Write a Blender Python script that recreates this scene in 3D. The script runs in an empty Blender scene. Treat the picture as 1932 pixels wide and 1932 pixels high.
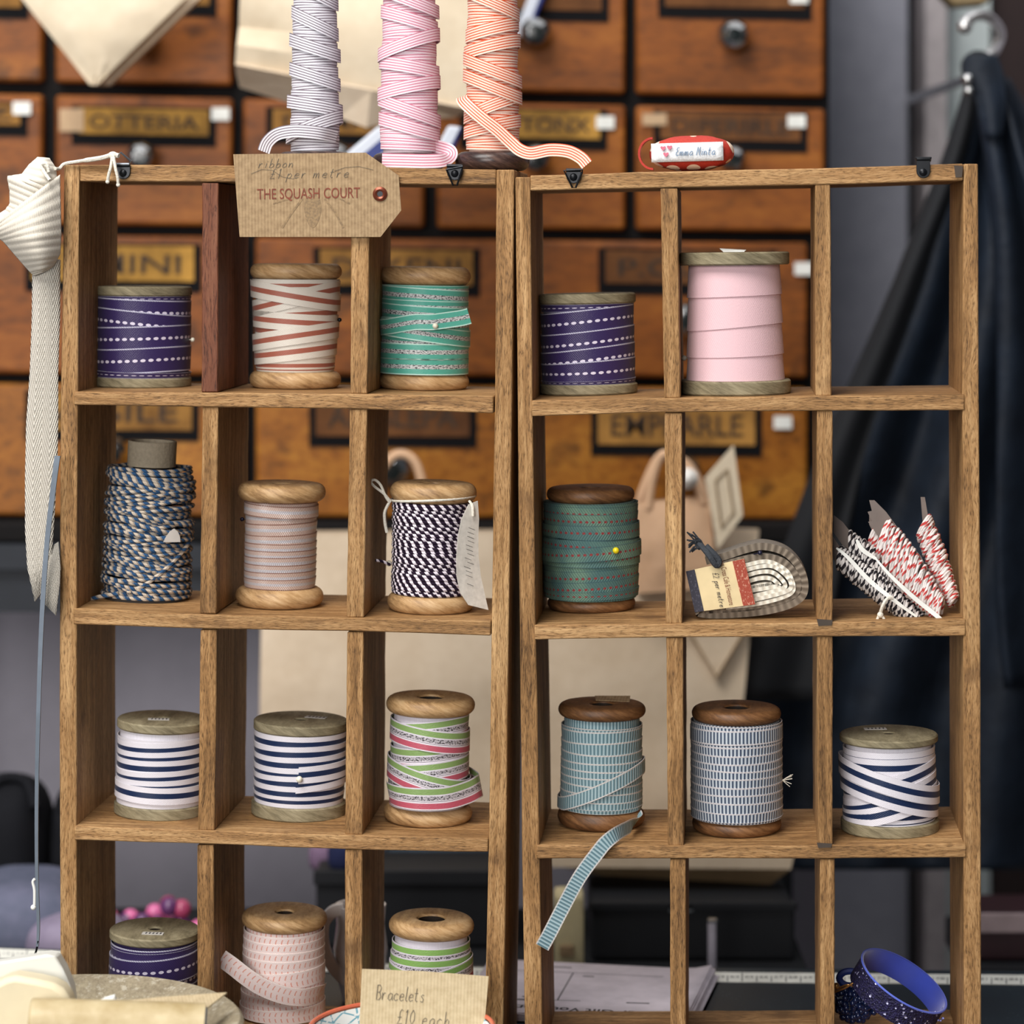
import bpy, bmesh, math, random
from mathutils import Vector, Matrix

# ------------------------------------------------------------------ camera, world, lights, exposure
sc = bpy.context.scene
PX = 0.0003                # metres per photo pixel on the front of the racks
F, D0 = 5000.0, 1.5        # focal length in pixels, distance camera - racks
CX, CY = 966.0, 460.0      # where the level optical axis meets the picture
TABLE = 0.80
EYE = Vector((0, -D0, TABLE + (2030 - CY) * PX))

cam_d = bpy.data.cameras.new('camera')
cam = bpy.data.objects.new('camera', cam_d)
sc.collection.objects.link(cam)
cam.location = EYE
cam.rotation_euler = (math.pi / 2, 0, 0)
cam_d.sensor_width = 36.0
cam_d.lens = 36.0 * F / 1932.0
cam_d.shift_y = -(966.0 - CY) / 1932.0
cam_d.clip_start = 0.05
cam_d.dof.use_dof = True
cam_d.dof.focus_distance = D0 + 0.012
cam_d.dof.aperture_fstop = 5.6
sc.camera = cam

world = bpy.data.worlds.new('daylight')
sc.world = world
world.use_nodes = True
wn = world.node_tree
bg = wn.nodes['Background']
bg.inputs['Color'].default_value = (0.80, 0.90, 1.0, 1)
bg.inputs['Strength'].default_value = 0.11

def area(name, loc, target, size, power, col):
    l = bpy.data.lights.new(name, 'AREA')
    l.shape = 'RECTANGLE'
    l.size, l.size_y = size
    l.energy = power
    l.color = col
    o = bpy.data.objects.new(name, l)
    sc.collection.objects.link(o)
    o.location = loc
    o.rotation_euler = (Vector(target) - Vector(loc)).to_track_quat('-Z', 'Y').to_euler()
    return o
# daylight through the open front of the stall, behind and above the camera
area('open_front_daylight', (-1.1, -3.3, 1.75), (0, 0, 1.1), (1.8, 1.1), 78, (1.0, 0.97, 0.94))
# open sky above the street edge of the stall, falling steeply past the canopy
area('sky_over_the_stall_front', (-0.8, -1.1, 2.9), (0, 0.15, 1.05), (1.4, 1.0), 64, (1.0, 0.97, 0.93))
# daylight glowing down through the canvas roof
area('canvas_roof_glow', (0.1, 0.40, 2.55), (0.1, 0.41, 0.0), (2.4, 1.2), 13, (0.96, 0.98, 1.0))

sc.view_settings.view_transform = 'Standard'
sc.view_settings.look = 'None'
sc.view_settings.gamma = 1.0
sc.view_settings.use_curve_mapping = False
sc.view_settings.exposure = 0.0

# ------------------------------------------------------------------ helpers: places
TH = math.radians(4.85)
U = Vector((math.cos(TH), -math.sin(TH), 0))
NR = Vector((math.sin(TH), math.cos(TH), 0))
ZV = Vector((0, 0, 1))
DEPTH = 0.096              # depth of the racks

def ray(px, py):
    return Vector(((px - CX) / F, 1.0, -(py - CY) / F))

def at(px, py, Y):         # point of the world on the plane y = Y
    return EYE + ray(px, py) * (Y + D0)

RO = at(970, CY, 0)
def rk(px, py, d=0.0):     # point on the racks' front plane (or d metres behind it)
    r = ray(px, py)
    t = (d - (EYE - RO).dot(NR)) / r.dot(NR)
    return EYE + r * t

# ------------------------------------------------------------------ helpers: materials
def C(r, g, b, a=1):
    f = lambda c: (c / 255) / 12.92 if c / 255 <= 0.04045 else ((c / 255 + 0.055) / 1.055) ** 2.4
    return (f(r), f(g), f(b), a)

class V:
    def __init__(s, g, k): s.g, s.k = g, k
    def __add__(s, o): return s.g.m('ADD', s, o)
    def __radd__(s, o): return s.g.m('ADD', o, s)
    def __sub__(s, o): return s.g.m('SUBTRACT', s, o)
    def __rsub__(s, o): return s.g.m('SUBTRACT', o, s)
    def __mul__(s, o): return s.g.m('MULTIPLY', s, o)
    def __rmul__(s, o): return s.g.m('MULTIPLY', o, s)
    def __truediv__(s, o): return s.g.m('DIVIDE', s, o)
    def lt(s, o): return s.g.m('LESS_THAN', s, o)
    def gt(s, o): return s.g.m('GREATER_THAN', s, o)
    def abs(s): return s.g.m('ABSOLUTE', s)
    def fr(s): return s.g.m('FRACT', s)
    def sin(s): return s.g.m('SINE', s)

class G:
    def __init__(s, name):
        s.mat = bpy.data.materials.new(name)
        s.mat.use_nodes = True
        s.t = s.mat.node_tree
        s.b = s.t.nodes['Principled BSDF']
    def n(s, t): return s.t.nodes.new(t)
    def put(s, sock, v):
        if isinstance(v, V): s.t.links.new(v.k, sock)
        else: sock.default_value = v
    def m(s, op, a, b=None):
        n = s.n('ShaderNodeMath'); n.operation = op
        s.put(n.inputs[0], a)
        if b is not None: s.put(n.inputs[1], b)
        return V(s, n.outputs[0])
    def uv(s):
        n = s.n('ShaderNodeUVMap'); n.uv_map = 'UVMap'
        return s.sep(V(s, n.outputs[0]))[:2]
    def obj(s):
        n = s.n('ShaderNodeTexCoord')
        return V(s, n.outputs['Object'])
    def rnd(s):
        n = s.n('ShaderNodeObjectInfo')
        return V(s, n.outputs['Random'])
    def sep(s, v):
        n = s.n('ShaderNodeSeparateXYZ'); s.put(n.inputs[0], v)
        return [V(s, o) for o in n.outputs]
    def comb(s, x, y, z=0.0):
        n = s.n('ShaderNodeCombineXYZ')
        for i, v in enumerate((x, y, z)): s.put(n.inputs[i], v)
        return V(s, n.outputs[0])
    def noise(s, vec, scale=1.0, det=3, ro=0.55, dist=0.0):
        n = s.n('ShaderNodeTexNoise')
        s.put(n.inputs['Vector'], vec)
        n.inputs['Scale'].default_value = scale
        n.inputs['Detail'].default_value = det
        n.inputs['Roughness'].default_value = ro
        n.inputs['Distortion'].default_value = dist
        return V(s, n.outputs[0])
    def voro(s, vec, scale):
        n = s.n('ShaderNodeTexVoronoi')
        s.put(n.inputs['Vector'], vec); n.inputs['Scale'].default_value = scale
        return V(s, n.outputs['Distance']), V(s, n.outputs['Color'])
    def ramp(s, f, stops, interp='LINEAR'):
        n = s.n('ShaderNodeValToRGB'); n.color_ramp.interpolation = interp
        e = n.color_ramp.elements
        while len(e) < len(stops): e.new(0.5)
        for i, (p, c) in enumerate(stops):
            e[i].position = p; e[i].color = c
        s.put(n.inputs[0], f)
        return V(s, n.outputs[0])
    def mix(s, f, a, b):
        n = s.n('ShaderNodeMix'); n.data_type = 'RGBA'
        s.put(n.inputs[0], f); s.put(n.inputs[6], a); s.put(n.inputs[7], b)
        return V(s, n.outputs[2])
    def out(s, col, rough=0.6, metal=0.0, bump=None, bs=0.3, bd=0.001, spec=0.5, sheen=0.0, coat=0.0, alpha=None, trans=0.0):
        s.put(s.b.inputs['Base Color'], col)
        s.put(s.b.inputs['Roughness'], rough)
        s.put(s.b.inputs['Metallic'], metal)
        s.b.inputs['Specular IOR Level'].default_value = spec
        s.b.inputs['Sheen Weight'].default_value = sheen
        s.b.inputs['Coat Weight'].default_value = coat
        s.b.inputs['Transmission Weight'].default_value = trans
        if bump is not None:
            n = s.n('ShaderNodeBump')
            n.inputs['Strength'].default_value = bs
            n.inputs['Distance'].default_value = bd
            s.put(n.inputs['Height'], bump)
            s.t.links.new(n.outputs[0], s.b.inputs['Normal'])
        return s.mat

def plain(name, col, rough=0.6, metal=0.0, var=0.12, scale=60, bs=0.15, **k):
    g = G(name); p = g.obj(); n = g.noise(p, scale)
    lo = tuple(c * (1 - var) for c in col[:3]) + (1,)
    hi = tuple(min(1, c * (1 + var)) for c in col[:3]) + (1,)
    return g.out(g.ramp(n, [(0.3, lo), (0.7, hi)]), rough, metal, bump=n, bs=bs, **k)

def wood(name, lo, mid, hi, su=10, sv=170, rough=0.6, bs=0.5, pore=0.6, blotch=None):
    g = G(name); u, v = g.uv(); r = g.rnd()
    w = g.noise(g.comb(u * 14.0, v * 60.0, r * 37.0), 1, 2)            # wavy grain
    vv = v + w * 0.010
    a = g.noise(g.comb(u * su, vv * sv, r * 51.0), 1, 4, 0.6)
    b = g.noise(g.comb(u * su * 13 + 3.0, vv * sv * 7, r * 91.0), 1, 3, 0.65)
    c = g.noise(g.comb(u * 6.0, v * 18.0, r * 13.0), 1, 2)
    f = a * 0.55 + b * 0.35 + c * 0.35 - 0.125
    col = g.ramp(f, [(0.30, lo), (0.50, mid), (0.72, hi)])
    p = g.ramp(b, [(0.36, (1, 1, 1, 1)), (0.46, (0, 0, 0, 1))])
    dk = tuple(x * 0.30 for x in lo[:3]) + (1,)
    col = g.mix(p * pore, col, dk)
    if blotch:
        s = g.noise(g.comb(u * 30.0, v * 30.0, r * 7.0), 1, 3)
        col = g.mix(g.ramp(s, [(0.60, (0, 0, 0, 1)), (0.72, (1, 1, 1, 1))]) * 0.7, col, blotch)
    return g.out(col, rough, bump=a * 0.5 + b, bs=bs, bd=0.0006, spec=0.3)

M = {}
M['rack'] = wood('oak_rack', C(76, 52, 30), C(158, 118, 74), C(212, 172, 122), su=16, sv=280, pore=0.5, bs=0.8, blotch=C(98, 70, 44))
M['rack_red'] = wood('mahogany_strip', C(70, 38, 24), C(112, 66, 46), C(138, 92, 66))
M['joint'] = plain('dark_joint', C(70, 60, 52), 0.8)
M['drawer'] = wood('drawer_wood', C(72, 38, 10), C(132, 72, 20), C(168, 102, 34), su=5, sv=30, rough=0.5, bs=0.1, pore=0.15, blotch=C(64, 36, 14))
M['drawer_low'] = wood('drawer_wood_pale', C(84, 46, 10), C(150, 90, 24), C(184, 126, 44), su=9, sv=24, rough=0.45, bs=0.1, pore=0.3, blotch=C(62, 34, 12))
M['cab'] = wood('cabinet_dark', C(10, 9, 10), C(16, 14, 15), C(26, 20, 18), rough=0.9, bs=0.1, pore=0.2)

def turned(name, lo, mid, hi, rough=0.5):
    g = G(name); p = g.obj(); r = g.rnd(); x, y, z = g.sep(p)
    a = g.noise(g.comb(x * 55.0 + r * 9.0, y * 55.0, z * 420.0 + x * 190.0), 1, 4, 0.6)
    b = g.noise(g.comb(x * 300.0, y * 300.0, z * 1500.0 + x * 700.0), 1, 3, 0.6)
    c = g.noise(p, 34.0, 2)
    return g.out(g.ramp(a * 0.45 + b * 0.25 + c * 0.35 - 0.03, [(0.34, lo), (0.50, mid), (0.66, hi)]), rough, bump=b, bs=0.2, bd=0.0004, spec=0.4)
M['spool'] = turned('turned_beech', C(118, 86, 54), C(180, 144, 100), C(212, 180, 138))
M['spool_dark'] = turned('turned_walnut', C(58, 38, 24), C(112, 76, 46), C(150, 108, 70))
M['spool_hole'] = turned('hole_shade_wood', C(24, 17, 12), C(38, 27, 18), C(54, 38, 26), 0.8)  # bore's shade put into the colour: wood darkened so holes read dark
M['spool_grey'] = turned('grey_ply', C(88, 80, 60), C(134, 124, 98), C(164, 154, 126), 0.7)
M['spool_black'] = turned('black_lacquered_wood', C(26, 20, 20), C(52, 38, 36), C(96, 74, 66), 0.3)
M['metal'] = plain('grey_metal', C(150, 155, 162), 0.3, 1.0)
M['black_metal'] = plain('black_metal', C(26, 28, 32), 0.35, 0.6)
M['wire'] = plain('steel_wire', C(190, 190, 190), 0.25, 1.0)
M['pearl'] = plain('pearl_pin', C(222, 218, 200), 0.2, 0.0)
M['yellow'] = plain('yellow_pin', C(236, 216, 30), 0.25)
M['navy_pin'] = plain('navy_pin', C(18, 18, 44), 0.3)
M['sticker'] = plain('paper_sticker', C(196, 192, 186), 0.8)
M['ink'] = plain('ink', C(52, 50, 56), 0.8)
M['pencil'] = plain('pencil_line', C(92, 84, 72), 0.7)
M['stamp'] = plain('red_brown_stamp', C(122, 62, 44), 0.8, var=0.3, scale=600)
M['card'] = plain('cream_card', C(226, 204, 158), 0.8)
M['white'] = plain('white_card', C(236, 236, 230), 0.7)
M['string'] = plain('cotton_string', C(226, 220, 206), 0.9, scale=900, bs=0.6)

def kraft(name, lo, hi, rib=True):
    g = G(name); u, v = g.uv()
    n = g.noise(g.comb(u, v, 0.0), 260.0, 3)
    h = (u * 3400.0).sin() * 0.5 + n * 0.8
    col = g.ramp(n * 0.8 + h * 0.16 + 0.04, [(0.25, lo), (0.75, hi)])
    return g.out(col, 0.85, bump=h, bs=0.35, bd=0.0003, spec=0.2)
M['kraft'] = kraft('ribbed_kraft', C(138, 114, 86), C(176, 150, 116))
M['kraft_pale'] = kraft('ribbed_kraft_pale', C(184, 164, 130), C(208, 190, 156))
def paper(name, lo, hi):
    g = G(name); p = g.obj(); n = g.noise(p, 9.0, 4, 0.6); k = g.noise(p, 120.0, 2)
    return g.out(g.ramp(n * 0.8 + k * 0.2, [(0.3, lo), (0.7, hi)]), 0.8, bump=n, bs=0.4, bd=0.01, spec=0.2)
M['bag'] = paper('kraft_bag_paper', C(206, 184, 156), C(232, 214, 190))
M['bag_pale'] = paper('kraft_bag_pale', C(210, 192, 164), C(234, 220, 196))
M['bag_pink'] = paper('kraft_bag_rosy', C(206, 164, 128), C(230, 192, 158))

# ribbon cloth: u runs along the ribbon in metres, v from edge to edge
def ribbon(name, stops, stitch=None, rib=0.0, ribcol=None, twill=0.0, shine=0.45, glitter=None, edge=None, sheen=0.08, extra=None, ribn=1.0, wn=0.18):
    g = G(name); u, v = g.uv()
    col = g.ramp(v, stops, 'CONSTANT')
    wv = (u * 9000.0).sin() * 0.3 + (u * 5200.0 + v * 60.0).sin() * 0.5
    fib = g.noise(g.comb(u * 900.0, v * 26.0, 0.0), 1, 2)
    h = wv * 0.5 + fib
    if rib:
        rb = (u * (2 * math.pi / rib)).sin()
        col = g.mix(rb.gt(0.05) * ribn * (v - 0.5).abs().lt(0.40), col, ribcol)
        h = rb
    if twill:
        tw = (u * (2 * math.pi / twill) + (v - 0.5).abs() * 22.0).sin()
        col = g.mix(tw.gt(0.3) * 0.35, col, (0.02, 0.03, 0.035, 1)); h = tw
    if glitter:
        lo, hi, c1, c2, k = glitter
        ch = g.noise(g.comb(u * k, v * 15.0 + (u * k * 1.7).sin() * 0.6, 0.0), 1, 2, 0.7)
        gl = g.ramp(ch, [(0.44, c1), (0.50, c2)])
        msk = v.gt(lo) * v.lt(hi)
        col = g.mix(msk, col, gl); h = ch * 2.0
    if stitch:
        per, duty, c, hw, vc = stitch
        fx = ((u / per).fr() - 0.5) / (duty * 0.5)
        fy = (v - vc) / hw
        msk = (fx * fx + fy * fy).lt(1.0)
        col = g.mix(msk, col, c); h = h + msk * 2.0
    if edge:
        ew, c = edge
        e = (v - 0.5).abs().gt(0.5 - ew)
        tw = (u * 4200.0 + v * 90.0).sin()
        cd = tuple(x * 0.55 for x in c[:3]) + (1,)
        col = g.mix(e, col, g.mix(tw.gt(0.35) * 0.7, c, cd)); h = h + e * (1.5 + tw)
    if extra: col = extra(g, u, v, col)
    col = g.mix(fib * wn, col, (0.02, 0.02, 0.03, 1))
    return g.out(col, shine, bump=h, bs=0.35, bd=0.00035, spec=0.4, sheen=sheen)

def cord(name, c1, c2, pitch, duty=0.5, ply=1.0, spots=None):
    g = G(name); u, v = g.uv()
    tw = (u / pitch + v * ply).fr()
    n = g.noise(g.comb(u * 700.0, v * 9.0, 0.0), 1, 2)
    col = g.mix(tw.gt(duty), c1, c2)
    h = (tw * (2 * math.pi)).sin()
    if spots:
        t2 = (u / (pitch * 0.5) + v * ply * 2).fr()
        col = g.mix(t2.gt(0.75) * 0.6, col, spots)
    col = g.mix(n * 0.25, col, (0.03, 0.03, 0.04, 1))
    return g.out(col, 0.85, bump=(tw - 0.5).abs() + n * 0.5, bs=0.7, bd=0.0008, spec=0.15)

W_, NAVY, PURP = C(232, 228, 236), C(18, 40, 78), C(52, 38, 88)
M['r_purple'] = ribbon('purple_ribbon', [(0, PURP)], stitch=(0.0046, 0.66, C(226, 218, 236), 0.06, 0.5), edge=(0.05, C(206, 204, 226)), shine=0.38)
M['r_cream'] = ribbon('cream_copper_ribbon', [(0, C(226, 218, 206)), (0.36, C(166, 96, 78)), (0.66, C(226, 218, 206))], shine=0.35)
M['r_turq'] = ribbon('turquoise_ribbon', [(0, C(190, 226, 214)), (0.07, C(84, 170, 152)), (0.93, C(190, 226, 214))], glitter=(0.37, 0.63, C(44, 46, 52), C(206, 208, 208), 700.0), shine=0.4, sheen=0.15)
M['r_velvet'] = ribbon('pink_velvet', [(0, C(226, 188, 194))], shine=0.75, sheen=0.25, wn=0.06)
M['r_satin'] = ribbon('dusty_pink_satin', [(0, C(146, 110, 96)), (0.08, C(206, 180, 168)), (0.38, C(200, 194, 198)), (0.64, C(206, 180, 168)), (0.92, C(150, 112, 98))], shine=0.25, twill=0.0011)
def teal_x(g, u, v, col):
    n = g.noise(g.obj(), 46.0, 2)
    return g.mix(g.ramp(n, [(0.40, (0, 0, 0, 1)), (0.60, (1, 1, 1, 1))]) * 0.8, col, g.mix(0.75, col, C(38, 84, 98)))
M['r_teal'] = ribbon('teal_twill_ribbon', [(0, C(112, 146, 126))], twill=0.0016, extra=teal_x, stitch=None, shine=0.7)
def teal2(g, u, v, col):
    col = teal_x(g, u, v, col)
    fx = ((u / 0.0036).fr() - 0.5) / 0.26; fy = (v - 0.5) / 0.085
    return g.mix((fx * fx + fy * fy).lt(1.0), col, C(140, 52, 52))
M['r_teal'] = ribbon('teal_twill_ribbon', [(0, C(112, 146, 126))], twill=0.0016, extra=teal2, shine=0.7, edge=(0.045, C(84, 112, 108)))
M['r_navy'] = ribbon('navy_white_ribbon', [(0, W_), (0.36, NAVY), (0.68, W_)], shine=0.35)
def tri(name, g1):
    S1, Kk, Pk = C(196, 186, 196), C(58, 52, 58), C(192, 88, 106)
    return ribbon(name, [(0, C(226, 220, 226)), (0.05, Pk), (0.30, C(232, 224, 232)), (0.37, Kk), (0.39, C(232, 224, 232)), (0.43, Kk), (0.62, C(226, 220, 230)), (0.68, g1), (0.94, C(220, 214, 224))],
                  glitter=(0.43, 0.62, C(40, 36, 42), C(196, 190, 196), 800.0), shine=0.4)
M['r_tri'] = tri('green_silver_pink_ribbon', C(136, 166, 100))
M['r_tri2'] = tri('green_silver_ribbon', C(134, 176, 94))
M['r_pale'] = ribbon('pale_blue_grosgrain', [(0, C(160, 184, 190))], rib=0.0021, ribcol=C(92, 124, 134), edge=(0.09, C(222, 216, 212)), shine=0.5)
M['r_rib'] = ribbon('navy_grosgrain', [(0, C(196, 204, 212))], rib=0.0021, ribcol=C(64, 78, 100), edge=(0.10, C(226, 220, 222)), shine=0.5)
def leaf(g, u, v, col):
    x = (u / 0.0034).fr(); s = v.gt(0.5) * 2.0 - 1.0
    t = (v - 0.5).abs()
    k = (x - 0.25 - (t - 0.25) * (t - 0.25) * 3.0 - t * 0.9).abs().lt(0.10) * t.lt(0.36) * t.gt(0.08)
    return g.mix(k, col, C(222, 156, 140))
M['r_leaf'] = ribbon('leaf_print_ribbon', [(0, C(240, 224, 218)), (0.05, C(236, 216, 212)), (0.95, C(244, 230, 224))], extra=leaf, shine=0.28)
def stripes(name, c, wcol, n=5, sh=0.45):
    st = []
    for i in range(n):
        st.append((max(0.0, (i + 0.02) / n), wcol)); st.append(((i + 0.64) / n, c))
    return ribbon(name, st, shine=sh, wn=0.08)
M['r_grey'] = stripes('grey_striped_ribbon', C(118, 106, 116), C(226, 224, 232))
M['r_pink'] = stripes('pink_striped_ribbon', C(206, 124, 146), C(240, 216, 226))
M['r_orange'] = stripes('orange_striped_ribbon', C(210, 78, 28), C(246, 212, 194))
M['c_blue'] = cord('blue_cream_twine', C(204, 190, 172), C(44, 82, 122), 0.0064, 0.52, 1.0, C(58, 54, 58))
M['c_plum'] = cord('plum_white_twine', C(238, 228, 236), C(34, 18, 38), 0.0050, 0.42)
M['c_red'] = cord('red_white_twine', C(240, 230, 226), C(196, 70, 66), 0.0075, 0.72)
M['c_black'] = cord('black_white_twine', C(226, 220, 216), C(34, 30, 34), 0.0060, 0.55)

# ------------------------------------------------------------------ helpers: meshes and objects
class MB:
    def __init__(s): s.v, s.f, s.uv, s.mi = [], [], [], []
    def add(s, vs, fs, uvs=None, mi=0):
        b = len(s.v); s.v += [Vector(p) for p in vs]
        for i, f in enumerate(fs):
            s.f.append([b + k for k in f])
            s.uv.append(uvs[i] if uvs else [(0, 0)] * len(f)); s.mi.append(mi)
    def grid(s, rows, closed_u=False, closed_v=False, uvf=None, mi=0):
        nr, nc = len(rows), len(rows[0]); vs = [p for r in rows for p in r]; fs, uvs = [], []
        for i in range(nr if closed_v else nr - 1):
            for j in range(nc if closed_u else nc - 1):
                i2, j2 = (i + 1) % nr, (j + 1) % nc
                fs.append([i * nc + j, i * nc + j2, i2 * nc + j2, i2 * nc + j])
                if uvf: uvs.append([uvf(i, j), uvf(i, j + 1), uvf(i + 1, j + 1), uvf(i + 1, j)])
        s.add(vs, fs, uvs if uvf else None, mi)
    def lathe(s, prof, seg=40, c=(0, 0, 0), closed=True, mi=0):
        rows = [[Vector((c[0] + r * math.cos(2 * math.pi * j / seg), c[1] + r * math.sin(2 * math.pi * j / seg), c[2] + z)) for j in range(seg)] for r, z in prof]
        s.grid(rows, closed_u=True, closed_v=closed, uvf=lambda i, j: (0.16 * j / seg, 0.01 * i), mi=mi)
    def prism(s, A, B, off, mi=0):
        """board whose front face runs between the edges A and B, pushed back by off"""
        n = len(A); L = [0]
        for i in range(1, n): L.append(L[-1] + (A[i] - A[i - 1]).length)
        w = (A[0] - B[0]).length; t = Vector(off).length
        ring = lambda i: [A[i], B[i], B[i] + off, A[i] + off]
        vv = [0, w, w + t, 2 * w + t, 2 * w + 2 * t]
        vs = [p for i in range(n) for p in ring(i)]; fs, uvs = [], []
        for i in range(n - 1):
            for k in range(4):
                k2 = (k + 1) % 4
                fs.append([i * 4 + k, i * 4 + k2, i * 4 + 4 + k2, i * 4 + 4 + k])
                uvs.append([(L[i], vv[k]), (L[i], vv[k + 1]), (L[i + 1], vv[k + 1]), (L[i + 1], vv[k])])
        fs.append([3, 2, 1, 0]); uvs.append([(0, 0), (0, t), (w, t), (w, 0)])
        e = (n - 1) * 4
        fs.append([e, e + 1, e + 2, e + 3]); uvs.append([(0, 0), (w, 0), (w, t), (0, t)])
        s.add(vs, fs, uvs, mi)
    def poly(s, pts, off, mi=0):
        """flat polygon with thickness off"""
        n = len(pts); o = pts[0]; ex = (pts[1] - pts[0]).normalized(); nz = Vector(off).normalized(); ey = nz.cross(ex)
        q = lambda p: ((p - o).dot(ex), (p - o).dot(ey))
        vs = list(pts) + [p + off for p in pts]
        fs = [list(range(n)), list(range(2 * n - 1, n - 1, -1))]
        uvs = [[q(vs[i]) for i in fs[0]], [q(vs[i]) for i in fs[1]]]
        for i in range(n):
            j = (i + 1) % n
            fs.append([i, n + i, n + j, j]); uvs.append([q(vs[k]) for k in fs[-1]])
        s.add(vs, fs, uvs, mi)
    def box(s, lo, hi, mi=0):
        a, b = Vector(lo), Vector(hi)
        s.prism([Vector((a.x, a.y, b.z)), Vector((b.x, a.y, b.z))], [Vector((a.x, a.y, a.z)), Vector((b.x, a.y, a.z))], Vector((0, b.y - a.y, 0)), mi)
    def tube(s, pts, r, seg=8, closed=False, mi=0, vscale=1.0):
        n = len(pts); L = [0]; rows = []
        rr = r if isinstance(r, (list, tuple)) else [r] * n
        for i in range(1, n): L.append(L[-1] + (pts[i] - pts[i - 1]).length)
        if closed: L.append(L[-1] + (pts[0] - pts[-1]).length)
        up = None
        for i in range(n):
            a = pts[(i - 1) % n] if (closed or i > 0) else pts[i]
            b = pts[(i + 1) % n] if (closed or i < n - 1) else pts[i]
            t = (b - a).normalized()
            if up is None: up = Vector((0, 0, 1)) if abs(t.z) < 0.9 else Vector((0, 1, 0))
            sx = t.cross(up).normalized(); up = sx.cross(t).normalized()
            rows.append([pts[i] + (sx * math.cos(2 * math.pi * k / seg) + up * math.sin(2 * math.pi * k / seg)) * rr[i] for k in range(seg)])
        s.grid(rows, closed_u=True, closed_v=closed, uvf=lambda i, j: (L[min(i, len(L) - 1)], j / seg), mi=mi)
        if not closed:
            b = len(s.v) - n * seg
            for st, rev in ((b, True), (b + (n - 1) * seg, False)):
                f = [st + k for k in range(seg)]
                s.f.append(f[::-1] if rev else f); s.uv.append([(0, 0.5)] * seg); s.mi.append(mi)
    def strip(s, cs, ws, off, mi=0, usc=1.0):
        """ribbon: centres cs, half-width vectors ws, thickness vectors off (one or a list)"""
        n = len(cs); L = [0]
        offs = off if isinstance(off, list) else [Vector(off)] * n
        for i in range(1, n): L.append(L[-1] + (cs[i] - cs[i - 1]).length)
        vs, fs, uvs = [], [], []
        for i in range(n):
            vs += [cs[i] - ws[i], cs[i] + ws[i], cs[i] + ws[i] + offs[i], cs[i] - ws[i] + offs[i]]
        vc = [0.0, 1.0, 1.0, 0.0, 0.0]
        for i in range(n - 1):
            for k in range(4):
                k2 = (k + 1) % 4
                fs.append([4 * i + k, 4 * i + k2, 4 * i + 4 + k2, 4 * i + 4 + k])
                uvs.append([(L[i] * usc, vc[k]), (L[i] * usc, vc[k + 1]), (L[i + 1] * usc, vc[k + 1]), (L[i + 1] * usc, vc[k])])
        fs += [[3, 2, 1, 0], [4 * n - 4, 4 * n - 3, 4 * n - 2, 4 * n - 1]]
        uvs += [[(0, 0), (0, 1), (0, 1), (0, 0)], [(L[-1], 0), (L[-1], 1), (L[-1], 1), (L[-1], 0)]]
        s.add(vs, fs, uvs, mi)
    def ball(s, c, r, mi=0, seg=16, rings=10, sq=(1, 1, 1)):
        c = Vector(c); rows = []
        for i in range(rings + 1):
            a = math.pi * i / rings
            rows.append([c + Vector((r * sq[0] * math.sin(a) * math.cos(2 * math.pi * j / seg), r * sq[1] * math.sin(a) * math.sin(2 * math.pi * j / seg), r * sq[2] * math.cos(a))) for j in range(seg)])
        s.grid(rows, closed_u=True, uvf=lambda i, j: (j / seg, i / rings), mi=mi)
    def build(s, name, mat, parent=None, smooth=True, bevel=0.0, angle=40, sub=0):
        me = bpy.data.meshes.new(name)
        org = parent_origin(parent)
        inv = org.inverted() if org is not None else None
        me.from_pydata([(inv @ p if inv is not None else p) for p in s.v], [], s.f)
        uvl = me.uv_layers.new(name='UVMap')
        k = 0
        for p, u in zip(me.polygons, s.uv):
            for q in u:
                uvl.data[k].uv = q; k += 1
        for mm in (mat if isinstance(mat, (list, tuple)) else [mat]): me.materials.append(mm)
        me.polygons.foreach_set('material_index', s.mi)
        bm = bmesh.new(); bm.from_mesh(me)
        bmesh.ops.recalc_face_normals(bm, faces=bm.faces)
        bm.to_mesh(me); bm.free()
        me.polygons.foreach_set('use_smooth', [smooth] * len(me.polygons))
        if smooth:
            try: me.set_sharp_from_angle(angle=math.radians(angle))
            except Exception: pass
        o = bpy.data.objects.new(name, me); sc.collection.objects.link(o)
        if parent is not None: o.parent = parent
        if bevel:
            m = o.modifiers.new('bevel', 'BEVEL'); m.width = bevel; m.segments = 2; m.limit_method = 'ANGLE'; m.angle_limit = math.radians(40)
        if sub:
            m = o.modifiers.new('sub', 'SUBSURF'); m.levels = m.render_levels = sub
        return o

ORG = {}
def parent_origin(p):
    m = None
    while p is not None:
        k = ORG.get(p.name)
        if k is not None: m = k if m is None else k @ m
        p = p.parent
    return m

def tag(o, label=None, cat=None, group=None, kind=None):
    if label: o['label'] = label
    if cat: o['category'] = cat
    if group: o['group'] = group
    if kind: o['kind'] = kind
    return o

def thing(name, label, cat, loc, rotz=0.0, group=None, local=False, tilt=0.0):
    """Empty at the base of a thing; local=True when its parts are modelled around its own origin"""
    o = bpy.data.objects.new(name, None); sc.collection.objects.link(o)
    o.empty_display_size = 0.02
    o.location = loc; o.rotation_euler = (0, tilt, rotz)
    if not local: ORG[o.name] = Matrix.Translation(Vector(loc))
    return tag(o, label, cat, group)

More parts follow.
